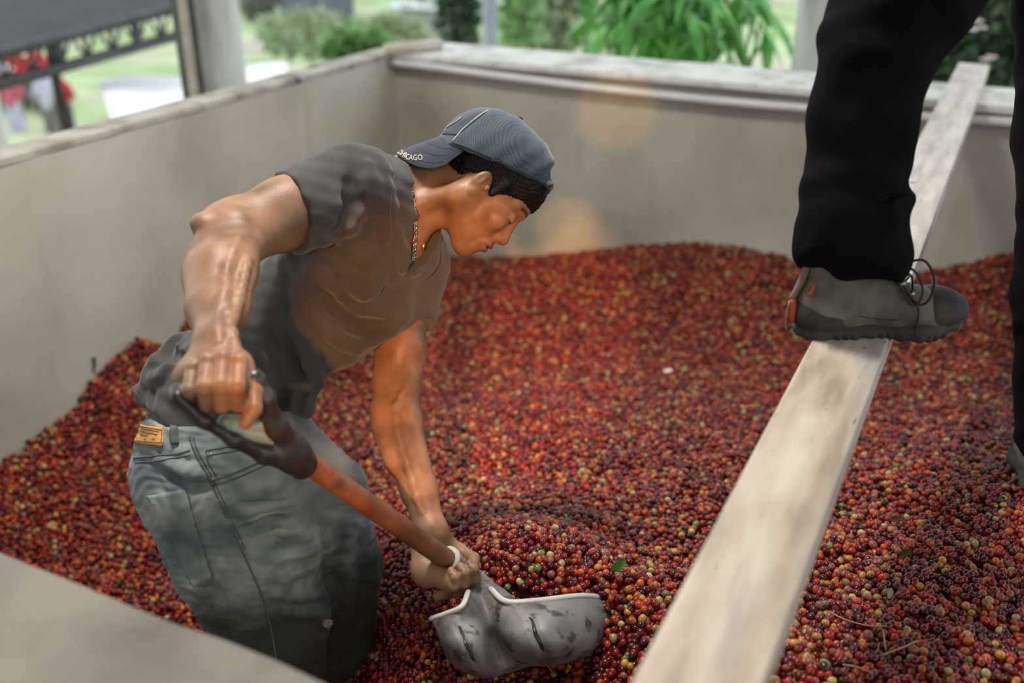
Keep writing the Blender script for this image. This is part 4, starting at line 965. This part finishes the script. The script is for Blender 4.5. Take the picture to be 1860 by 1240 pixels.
j.add(cone(P(500, 820, 2.0), P(585, 905, 2.05), .095, .092), .03); j.add(cone(P(585, 905, 2.05), P(612, 1030, 2.13), .092, .092), .03); j.add(cone(P(612, 1030, 2.13), P(610, 1150, 2.24), .092, .088), .03); j.add(cone(P(610, 1150, 2.24), P(600, 1300, 2.36), .088, .08), .03)
j.cut(half(P(390, 745, 1.93), UP * .97 + FW * -.22 + RT * .04), .006)
rj = sdf_mesh('tmp', j, lo - .15, hi, .006, None, None, 4); bj = bvh_of(rj); bpy.data.objects.remove(rj)
def jf(px, r, k=.018, neg=False, off=None):
    pts_ = []
    for u, v in spline([(a, c_, 0) for a, c_ in px], 9)[:, :2]:
        p, n = cast(bj, u, v, off if off is not None else (.003 if neg else -.003))
        if p is not None: pts_.append(p)
    for i in range(len(pts_) - 1):
        if np.linalg.norm(pts_[i] - pts_[i + 1]) > .08: continue
        rr = .7 * r * math.sin(math.pi * (i + .8) / (len(pts_) + .6)) + .001; (j.sub if neg else j.add)(cone(pts_[i], pts_[i + 1], rr), .018)
for px, r, ng in [([(400, 915), (450, 900), (500, 905), (535, 880)], .007, 0), ([(415, 945), (470, 940), (530, 925)], .006, 0), ([(430, 980), (480, 960), (545, 965)], .006, 0), ([(445, 1000), (500, 1010), (565, 1000)], .005, 0), ([(420, 930), (470, 920), (520, 915)], .005, 1), ([(440, 965), (490, 950), (530, 950)], .005, 1),
                  ([(470, 1040), (520, 1045), (575, 1030)], .006, 0), ([(500, 1080), (545, 1085), (585, 1075)], .006, 0), ([(520, 1115), (560, 1110), (592, 1118)], .006, 0), ([(300, 855), (340, 875), (385, 885)], .008, 1), ([(285, 835), (330, 850), (370, 868)], .006, 0),
                  ([(295, 985), (330, 1050), (360, 1070)], .006, 0), ([(500, 870), (530, 850), (545, 830)], .006, 1), ([(560, 830), (590, 850), (625, 870)], .005, 0), ([(560, 880), (600, 885), (640, 880)], .006, 1), ([(630, 940), (632, 1040), (628, 1140)], .009, 0), ([(668, 960), (680, 1040), (680, 1120)], .008, 0), ([(655, 960), (658, 1040), (656, 1130)], .007, 1), ([(590, 960), (596, 1040), (610, 1120)], .006, 0)]: jf(px, r, .018, bool(ng))
j.disp(lambda p: .0022 * np.sin(p @ (RT * 50 + UP * 35) + 2 * np.sin(p @ (UP * 38))) * np.sin(p @ (UP * 48 - RT * 22 + FW * 30)) + .0011 * np.sin(p @ (UP * 170 + RT * 60) + 3 * np.sin(p @ (RT * 60))) * np.sin(p @ (RT * 50 - UP * 30)) + .0006 * np.sin(p @ (UP * 310 - RT * 130) + 4 * np.sin(p @ (RT * 50 + UP * 40))))
def fade_litf(p):  # worn fade of the denim, with light on the thighs painted in
    q = pxd(p.astype(float)); a = np.exp(-(((q[:, 0] - 475 - (q[:, 1] - 900) * .35) / 75) ** 2 + ((q[:, 1] - 920) / 120) ** 2)); n = .6 + .4 * np.sin(p @ (UP * 120 + RT * 30) + 2 * np.sin(p @ (RT * 50)))
    c_ = np.exp(-(((q[:, 0] - 590) / 50) ** 2 + ((q[:, 1] - 835) / 55) ** 2)); return np.clip(.75 * a * n + .7 * c_ * n, 0, .8)
jeans = sdf_mesh('jeans', j, lo - .15, hi, .003, jeans_m, worker, 5, attr={'fade': fade_litf})
bj = bvh_of(jeans); thr = mat('denim_seam', [(.10, .11, .115), (.15, .155, .155)], .9, 60, bump=.5, bscale=300); dk = mat('denim_dark', [(.07, .08, .09), (.12, .13, .135)], .92, 30, bump=.4, bscale=400, bdist=.001)
def js(nm, px, r=.0014, m=thr, off=.0010, n=40, flat=.7): return seam(nm, bj, px, r, m, jeans, off, n, flat)
js('side_seam', [(345, 790), (352, 815), (385, 880), (440, 1000), (475, 1080), (492, 1140), (505, 1215)], .0020); js('side_seam', [(352, 792), (358, 815), (391, 878), (446, 998)], .0011)
js('waist_seam', [(243, 832), (280, 828), (320, 824), (345, 818)], .0014, dk); js('yoke_seam', [(246, 840), (290, 836), (346, 826)], .0012)
js('pocket_edge', [(388, 872), (420, 862), (460, 845), (498, 828)], .0018); js('pocket_edge', [(388, 881), (425, 870), (465, 853), (497, 838)], .0014)
js('watch_pocket', [(374, 818), (380, 842), (394, 866)], .0012); js('watch_pocket', [(374, 818), (410, 812), (450, 806)], .0012); js('watch_pocket', [(376, 828), (412, 821), (452, 815)], .0010)
patch('back_pocket', bj, [(268, 900), (336, 888), (386, 1052), (352, 1066)], jeans_m, jeans, 20, 24, .0014, .0008)
js('pocket_stitch', [(268, 904), (300, 905), (338, 890), (350, 935), (370, 1000), (388, 1048), (372, 1064), (345, 1058)], .0016); js('pocket_stitch', [(280, 916), (312, 912), (334, 902)], .0011)
js('pocket_stitch', [(325, 978), (338, 968), (352, 975), (358, 985)], .0009)
patch('belt_loop', bj, [(310, 775), (323, 777), (326, 806), (314, 808)], dk, jeans, 6, 8, .003, .0022)
js('belt_loop_edge', [(316, 778), (319, 806)], .0010)
lea = mat('tan_leather', [(.42, .19, .05), (.58, .29, .08), (.66, .36, .12)], .75, 14, 7, bump=.4, bscale=120)
pt = patch('leather_patch', bj, [(243, 768), (298, 778), (297, 811), (243, 803)], lea, jeans, 14, 9, .004, .0018)
bp_ = bvh_of(pt); lst = mat('patch_print', [(.20, .08, .02), (.26, .11, .03)], .8, 20)
for px in ([(248, 772), (294, 781)], [(248, 800), (294, 804)], [(294, 780), (293, 804)]): seam('patch_stitch', bp_, [px[0], ((px[0][0] + px[1][0]) / 2, (px[0][1] + px[1][1]) / 2), px[1]], .0007, lst, pt, .0003, 12)
for px in ([(252, 775), (266, 779), (288, 784)], [(254, 781), (270, 786), (286, 789)], [(256, 788), (262, 790), (268, 791)], [(276, 796), (278, 797), (281, 798)], [(262, 796), (263, 797), (265, 798)]): seam('patch_mark', bp_, px, .0008, lst, pt, .0004, 8)
for u, v in ((383, 825), (386, 877), (386, 870)):
    p, n = cast(bj, u, v, .001)
    if p is not None: tube('rivet', [p - n * .001, p + n * .0005, p + n * .0014], [.0035, .0035, .0018], mat('copper', [(.3, .22, .16), (.36, .27, .2)], .4, 9, metal=.8) if 'copper' not in bpy.data.materials else bpy.data.materials['copper'], jeans, 12)
# frayed tear at the knee
fr = mat('frayed_threads', [(.42, .42, .38), (.55, .54, .5)], .9, 30); V = []; Fs = []
for k in range(34):
    p, n = cast(bj, 584 + rs.uniform(0, 12), 1128 + rs.uniform(-3, 10), 0)
    if p is None: p, n = P(594, 1132, 1.97), -FW
    d = nrm(RT * rs.uniform(.2, 1) + UP * rs.uniform(-.6, .6) + n * .5); v_, f_ = tube_data([p, p + d * .005, p + d * .010 + n * .001], .0006, 4); V, Fs = merge((V, Fs), (v_, f_))
mesh('frayed_tear', V, Fs, fr, jeans)['kind'] = 'stuff'
# ================================================================ SHOVEL
e = empty('shovel', P(820, 1015, 1.80), 'scoop shovel with brown wooden shaft and black grip held by the worker', 'shovel')
wood = mat('shaft_wood', [(.09, .032, .016), (.15, .058, .028), (.20, .085, .042)], .5, 14, 8, stretch=(1, 1, 1), bump=.15, bscale=80, extra=chainx(stains(14, .66, .76, (.09, .04, .025)), stains(60, .66, .72, (.05, .025, .02))))
SH0, SH1 = P(520, 812, 1.46), P(818, 1020, 1.795)
tube('shaft', spline([SH0, (SH0 + SH1) / 2, SH1], 12), np.linspace(.0175, .0185, 12), wood, e, 20)
alu = mat('scoop_metal', [(.13, .125, .12), (.21, .205, .195), (.28, .27, .255)], .55, 9, 8, metal=.12, bump=.2, bscale=50, extra=chainx(stains(22, .60, .68, (.05, .04, .035)), stains(8, .50, .68, (.075, .065, .06)), stains(30, .58, .66, (.05, .035, .03))))
SD = nrm(SH1 - SH0)
# collar: conical sleeve whose mouth is open round the shaft
NK = P(905, 1098, 1.80)
cp = spline([SH1 - SD * .010, SH1 + SD * .03, P(872, 1060, 1.82), P(902, 1088, 1.80), P(915, 1108, 1.775)], 16)
tube('collar', cp, np.interp(np.linspace(0, 1, 16), [0, .25, .6, 1], [.0235, .021, .019, .030]), alu, e, 20, flat=1)
tube('collar_lip', spline([SH1 - SD * .013, SH1 - SD * .009, SH1 - SD * .005], 4), .0252, mat('collar_edge', [(.5, .48, .44), (.6, .58, .52)], .4, 9), e, 24)
# blade: a grid of control points, bicubic
rows = [
 [(783, 1124, 1.74), (812, 1114, 1.71), (840, 1100, 1.70), (856, 1066, 1.775), (886, 1066, 1.775), (918, 1092, 1.72), (975, 1091, 1.72), (1060, 1082, 1.77), (1112, 1090, 1.86)],
 [(793, 1145, 1.70), (822, 1140, 1.67), (858, 1126, 1.70), (890, 1120, 1.73), (930, 1122, 1.69), (970, 1120, 1.68), (1035, 1112, 1.70), (1092, 1108, 1.77), (1121, 1108, 1.85)],
 [(803, 1172, 1.68), (828, 1172, 1.645), (862, 1165, 1.645), (896, 1155, 1.735), (935, 1155, 1.66), (978, 1152, 1.65), (1045, 1146, 1.68), (1095, 1140, 1.76), (1124, 1132, 1.85)],
 [(815, 1196, 1.69), (840, 1204, 1.66), (872, 1206, 1.66), (912, 1190, 1.745), (948, 1188, 1.67), (990, 1188, 1.66), (1050, 1180, 1.69), (1095, 1170, 1.78), (1120, 1156, 1.87)],
 [(832, 1212, 1.76), (860, 1226, 1.75), (890, 1228, 1.75), (922, 1218, 1.76), (960, 1208, 1.76), (1000, 1208, 1.76), (1055, 1198, 1.79), (1090, 1186, 1.86), (1108, 1172, 1.93)],
 [(850, 1216, 1.92), (875, 1226, 1.93), (905, 1226, 1.93), (940, 1216, 1.94), (975, 1208, 1.95), (1015, 1202, 1.95), (1060, 1192, 1.98), (1090, 1180, 2.02), (1105, 1172, 2.06)]]
G0 = np.array([[P(*c) for c in r] for r in rows])
tmp = np.array([spline(r, 49) for r in G0]); tmp = np.array([spline(tmp[:, i], 31) for i in range(49)]).transpose(1, 0, 2)
# two pressed ribs
back = nrm(-FW + np.array([0, 0, .2]))
for j in range(31):
    for i in range(49):
        s = i / 48; t = j / 30
        for c0, c1 in ((.155, .24), (.60, .63)):
            if .16 < t < .66:
                d = (s - (c0 + (c1 - c0) * (t - .16) / .5)); tmp[j, i] = tmp[j, i] - back * (.010 * math.exp(-(d / .013) ** 2) * math.sin(math.pi * (t - .16) / .5) ** .3) + back * (.004 * math.exp(-((abs(d) - .035) / .012) ** 2))
V = tmp.reshape(-1, 3); Fs = [(j * 49 + i, j * 49 + i + 1, (j + 1) * 49 + i + 1, (j + 1) * 49 + i) for j in range(30) for i in range(48)]
o = mesh('scoop', V, Fs, alu, e); sm = o.modifiers.new('s', 'SOLIDIFY'); sm.thickness = .003; sm.offset = 0
for q_ in (tmp[0][:17], tmp[0][25:]): tube('rim', q_ + np.array([0, 0, .001]), .0055, bpy.data.materials['collar_edge'], e, 10, flat=.8)
o = bpy.context.scene.objects[-1]
# dark lines laid along the ribs
blk = mat('grip_black', [(.012, .013, .015), (.025, .026, .028)], .35, 8, bump=.1)
for tag_, c0, c1 in (('rib_slot', .155, .24), ('rib_slot', .60, .63)):
    L_ = []
    for j in range(6, 18):
        x_ = (c0 + (c1 - c0) * (j / 30 - .16) / .5) * 48; i_ = int(x_); L_.append(tmp[j, i_] * (1 - x_ + i_) + tmp[j, i_ + 1] * (x_ - i_) + back * .0030)
    tube('rib_slot', L_, np.concatenate([[.001], np.full(10, .0036), [.001]]), blk, e, 8, flat=.5)
# D grip
gq = SDF()
J = P(528, 818, 1.462)
s1 = [P(535, 824, 1.47), P(500, 775, 1.42), P(478, 725, 1.385), P(462, 690, 1.375)]
s2 = [P(530, 830, 1.462), P(480, 826, 1.42), P(425, 800, 1.37), P(370, 765, 1.34), P(322, 722, 1.33)]
chain(gq, s1, [.0245, .0165, .014, .0145], .014); chain(gq, s2, [.024, .012, .0085, .008, .010], .012)
gq.add(cone(P(462, 690, 1.375), P(322, 712, 1.345), .0125, .0125), .012)
gq.add(cone(P(548, 842, 1.488), P(520, 812, 1.455), .0235, .024), .01)
gq.sub(cone(P(560, 852, 1.5), P(545, 840, 1.485), .0178), .002)
lo = P(420, 760, 1.4) - .28; hi = P(420, 760, 1.4) + .28
sdf_mesh('grip', gq, lo, hi, .0022, blk, e, 5)
# pale inset plate of the grip throat
gi_ = mat('pale_grip_plate', [(.12, .19, .18), (.22, .31, .29)], .3, 12)
gpl = SDF().add(cone(P(412, 772, 1.385), P(492, 800, 1.425), .006), .01)
for a, b, r in ((P(410, 768, 1.385), P(500, 770, 1.42), .012), (P(415, 785, 1.385), P(497, 792, 1.425), .012)): gpl.add(cone(a, b, r), .006)
gpl.sub(cone(P(420, 779, 1.37), P(480, 786, 1.40), .0035), .003)
sdf_mesh('throat_plate', gpl, P(450, 780, 1.4) - .12, P(450, 780, 1.4) + .12, .002, gi_, e, 4)
# ================================================================ MAN STANDING ON THE BEAM (legs in the picture)
boot_leather = mat('olive_boot_leather', [(.075, .068, .052), (.115, .105, .08), (.15, .14, .11)], .72, 16, 8, bump=.35, bscale=180, extra=stains(9, .56, .7, (.055, .045, .04)))
rub = mat('boot_rubber', [(.022, .02, .021), (.05, .045, .043)], .8, 22, 8, bump=.6, bscale=90)
blackc = mat('black_trousers', [(.003, .0025, .0035), (.0055, .0045, .006)], .95, 6, 8, spec=.1, bump=.35, bscale=250, bdist=.001)
man = empty('person', P(1560, 596, 1.68), 'person in black trousers and olive hiking boots standing with one foot on the beam', 'person')
black_fabric = mat('black_padding', [(.012, .01, .011), (.022, .018, .018)], .9, 12, bump=.3)
BX = nrm(RT + .10 * FH); BZ = np.array([0, 0, 1.]); BY = np.cross(BZ, BX)   # BY: away from the camera
BO = np.array([*P(1440, 612, 1.68)[:2], 1.506])
def make_boot(BO, BX, BY, parent, hs=True):
    B = lambda x, z, y=0: BO + BX * x + BY * y + BZ * z
    AX = np.array([BX, BY, BZ])
    e = bpy.data.objects.new('boot', None); COL.objects.link(e); e.parent = parent; e.location = Vector(BO) - parent.location
    s = SDF(); s.add(cone(B(.035, .035), B(.14, .035, .004), .036, .036)); s.add(ell(B(.215, .030, -.002), (.075, .047, .034), AX), .03); s.add(ell(B(.235, .040), (.05, .042, .027), AX), .02)
    s.add(ell(B(.05, .05), (.048, .036, .05), AX), .02); s.add(cone(B(.045, .07), B(.05, .145), .036, .041), .03); s.add(cone(B(.06, .13), B(.175, .045), .036, .034), .03); s.add(cone(B(.085, .07), B(.085, .15), .036, .036), .03)
    s.cut(half(B(.1, .155), BZ - BX * .1), .006); s.cut(half(B(0, .012), -BZ), .004)
    s.disp(lambda p: .0009 * np.sin(p @ (BX * 90 + BZ * 60) + 2 * np.sin(p @ (BZ * 70))))
    lo_, hi_ = BO - np.array([.12, .25, .06]) - np.abs(BX) * .05, BO + np.array([.36, .36, .24]); lo_ = BO - .42; hi_ = BO + .42
    up_ = sdf_mesh('upper', s, lo_, hi_, .0025, boot_leather, e, 6)
    q = SDF(); q.add(cone(B(.040, .006), B(.10, .006), .040, .034, sq=(BZ, 2.0))); q.add(cone(B(.10, .006, .004), B(.205, .008, -.002), .034, .049, sq=(BZ, 2.0)), .02); q.add(cone(B(.205, .008), B(.248, .018), .049, .042, sq=(BZ, 2.0)), .02)
    q.cut(half(B(0, -.006), -BZ), .003); q.sub(cone(B(.112, -.02, -.1), B(.112, -.02, .1), .022), .005)
    q.disp(lambda p: .0011 * np.sin(p @ BX * 330 + 2 * np.sin(p @ BX * 90)) * ((p - BO) @ BZ < .008))
    sdf_mesh('sole', q, lo_, hi_, .0025, rub, e, 6)
    cpn = SDF().add(ell(B(.235, .036, -.001), (.061, .052, .035), AX)); cpn.cut(half(B(0, .026), BZ - BX * .28 + BZ * .2), .006); cpn.cut(half(B(.212, .03), -BX), .01); sdf_mesh('toe_cap', cpn, lo_, hi_, .0025, rub, e, 6)
    hc = SDF().add(ell(B(.048, .042), (.056, .044, .050), AX)); hc.cut(half(B(.075, .04), BX + BZ * .5), .01); hc.cut(half(B(0, .068), BZ), .01); sdf_mesh('heel_cap', hc, lo_, hi_, .0025, rub, e, 6)
    col = SDF(); 
    for k in range(14):
        a0, a1 = k / 14 * 2 * math.pi, (k + 1) / 14 * 2 * math.pi; f_ = lambda a: B(.072 + .052 * math.cos(a), .150 + .008 * math.cos(a), .040 * math.sin(a)); col.add(cone(f_(a0), f_(a1), .0115), .006)
    sdf_mesh('collar', col, lo_, hi_, .0025, black_fabric, e, 6)
    tg = SDF().add(cone(B(.105, .175), B(.15, .10), .020, .018, sq=(BY, .7))); sdf_mesh('tongue', tg, lo_, hi_, .003, black_fabric, e, 6)
    bb_ = bvh_of(up_); lace = mat('boot_lace', [(.02, .012, .012), (.045, .03, .028)], .8, 60) if 'boot_lace' not in bpy.data.materials else bpy.data.materials['boot_lace']
    hook = bpy.data.materials.get('eyelet_metal') or mat('eyelet_metal', [(.3, .26, .22), (.4, .36, .3)], .35, 9, metal=.9)
    hk = []
    for k in range(5):
        t_ = k / 4; x = .185 - .075 * t_; z = .075 + .075 * t_; hk.append((x, z))
        for sg in (-1, 1):
            c = B(x - .006, z - .004, sg * .026); tube('eyelet', [c, c + BY * sg * .003 + BZ * .002, c + BY * sg * .007 + BZ * .004], [.0045, .0035, .005], hook, e, 8)
    for k in range(4):
        (x0, z0), (x1, z1) = hk[k], hk[k + 1]
        for sg in (-1, 1): tube('lace', spline([B(x0 - .004, z0, sg * .031), B((x0 + x1) / 2 + .012, (z0 + z1) / 2 + .012, 0), B(x1 - .004, z1, -sg * .031)], 8), .0019, lace, e, 6)
    tube('lace', spline([B(.150, .118, -.02), B(.185, .135, -.035), B(.205, .105, -.045), B(.200, .070, -.05), B(.183, .062, -.045), B(.165, .085, -.035), B(.150, .115, -.02)], 26), .0021, lace, e, 6)
    tube('lace', spline([B(.150, .118, -.02), B(.170, .120, -.04), B(.186, .090, -.05), B(.180, .062, -.05), B(.162, .078, -.04), B(.15, .11, -.02)], 22), .0021, lace, e, 6)
    tube('lace', spline([B(.165, .085, -.03), B(.183, .06, -.05), B(.187, .03, -.052), B(.184, .008, -.056)], 12), .0020, lace, e, 6)
    tube('stitching', spline([B(.09, .045, -.045), B(.12, .038, -.045), B(.16, .035, -.046)], 10), .0008, lace, e, 5)
    # pull strap and orange heel tab
    st = bpy.data.materials.get('heel_strap') or mat('heel_strap', [(.16, .11, .09), (.24, .18, .15)], .8, 30)
    og = bpy.data.materials.get('orange_rubber') or mat('orange_rubber', [(.32, .045, .015), (.5, .09, .03)], .5, 40)
    tube('heel_strap', spline([B(.018, .160), B(.006, .120, -.006), B(-.004, .085, -.006), B(-.013, .062, -.004)], 12), np.linspace(.0085, .0065, 12), st, e, 10, flat=.8)
    tube('heel_tab', spline([B(-.011, .064, -.006), B(-.010, .045, -.006), B(-.009, .022, -.006)], 8), [.007, .0085, .009, .0095, .0095, .009, .0085, .006], og, e, 10, flat=.8)
    tube('side_tab', spline([B(.012, .095, -.028), B(.010, .088, -.030), B(.006, .078, -.028)], 5), .006, og, e, 8, flat=.4)
    tube('broken_lace_end', spline([B(-.018, .060, -.01), B(-.021, .04, -.01), B(-.020, .018, -.01), B(-.017, .008, -.01)], 12), .0017, hook, e, 6)
    return e
make_boot(BO, BX, BY, man)
tr = SDF(); W_ = [P(1546, 476, 1.625), P(1548, 410, 1.605), P(1555, 340, 1.585), P(1570, 200, 1.54), P(1600, 80, 1.50), P(1660, -40, 1.47), P(1760, -230, 1.43)]
R_ = [.086, .083, .076, .077, .086, .102, .122]
chain(tr, W_, R_, .03, sq=(FW, 1.12)); tr.cut(half(P(1540, 484, 1.60), -UP - .22 * RT - .1 * FW), .005)
tr.add(cone(P(1600, 380, 1.555), P(1632, 374, 1.565), .036, .024), .02); tr.add(cone(P(1590, 420, 1.585), P(1622, 436, 1.605), .026, .016), .015); tr.add(cone(P(1480, 425, 1.605), P(1470, 450, 1.605), .02, .014), .02); tr.add(cone(P(1540, 470, 1.585), P(1612, 478, 1.585), .034, .024), .02); tr.add(cone(P(1480, 450, 1.605), P(1620, 455, 1.595), .03, .03), .02)
tr.sub(cone(P(1660, 385, 1.575), P(1560, 395, 1.535), .010, .003), .014); tr.sub(cone(P(1655, 335, 1.555), P(1590, 372, 1.505), .009, .003), .012)
# other leg, pelvis
p2 = P(1940, 800, 2.03); B2X = nrm(RT * .3 + FH * .95); B2Y = np.cross(B2X * 0 + BZ, B2X); BO2 = np.array([p2[0], p2[1], float(pile(p2[0], p2[1])) - .02])
an = BO2 + B2X * .085 + BZ * .15; kn = P(1938, 250, 1.84); L2 = [an, (an + kn) / 2, kn, P(1955, 0, 1.70), P(1965, -260, 1.54)]; chain(tr, L2, [.085, .085, .085, .095, .12], .03)
tr.add(cone(P(1800, -270, 1.46), P(1950, -290, 1.52), .14, .14), .06)
tr.disp(lambda p: .0035 * np.sin(p @ (RT * 40 + UP * 30) + 2 * np.sin(p @ (UP * 28))) * np.sin(p @ (UP * 40 - RT * 22 + FW * 26)))
lo2 = P(1740, 200, 1.7) - np.array([.8, .8, 1.0]); hi2 = P(1740, 200, 1.7) + np.array([.8, .8, 1.1])
sdf_mesh('trousers', tr, lo2, hi2, .004, blackc, man, 5)
# body: legs inside the trousers, torso, arms and head above the frame
PC = P(1880, -290, 1.52); up_s = nrm(np.array([-.12, .05, 1]))
q = SDF(); chain(q, [P(1552, 520, 1.66)] + W_[1:], [.04, .045, .05, .055, .06, .075, .08], .03); chain(q, L2, [.045, .05, .055, .07, .08], .03)
T0 = PC + up_s * .1; T1 = PC + up_s * .48
q.add(cone(PC, T1, .12, .14), .06); q.add(cone(T1, T1 + up_s * .15, .06, .055), .04); q.add(ell(T1 + up_s * .25 , (.085, .095, .12)), .02); q.add(ell(T1 + up_s * .235 + BX * .09, (.018, .016, .02)), .01)
for s in (-1, 1):
    sh = T1 + BY * .18 * s; el = sh - up_s * .26 + BY * .06 * s + BX * .05; wr = el + BX * .2 - up_s * .10; q.add(cone(sh, el, .055, .042), .03); q.add(cone(el, wr, .042, .028), .02); q.add(cone(wr, wr + BX * .08, .03, .028), .015)
    for f_ in range(4): fb = wr + BX * .09 + BY * (.028 - .018 * f_); q.add(cone(fb, fb + BX * .04 - up_s * .01, .009), .004); q.add(cone(fb + BX * .04 - up_s * .01, fb + BX * .055 - up_s * .035, .0085, .0075), .003)
    q.add(cone(wr + BX * .03 - BY * s * .03, wr + BX * .07 - BY * s * .05 - up_s * .02, .011, .009), .006)
sk2 = mat('plain_skin', [(.34, .17, .09), (.4, .21, .12)], .5, 8)
sdf_mesh('body', q, PC - np.array([.9, .9, 1.8]), PC + np.array([.7, .7, .95]), .008, sk2, man, 4)
q = SDF().add(cone(PC - up_s * .02, T1, .15, .165)); 
for s in (-1, 1): sh = T1 + BY * .17 * s; q.add(cone(sh, sh - up_s * .26 + BY * .06 * s + BX * .05, .075, .06), .04)
sdf_mesh('shirt', q, PC - .7, PC + .8, .008, mat('dark_shirt', [(.02, .018, .022), (.035, .03, .035)], .9, 6), man, 4)
sdf_mesh('hair', SDF().add(ell(T1 + up_s * .275 - BX * .012, (.09, .1, .11))).sub(ell(T1 + up_s * .2 + BX * .07, (.07, .12, .09)), .01), PC - .7, PC + 1.1, .008, bpy.data.materials['black_hair'], man, 4)
make_boot(BO2, B2X, B2Y, man)
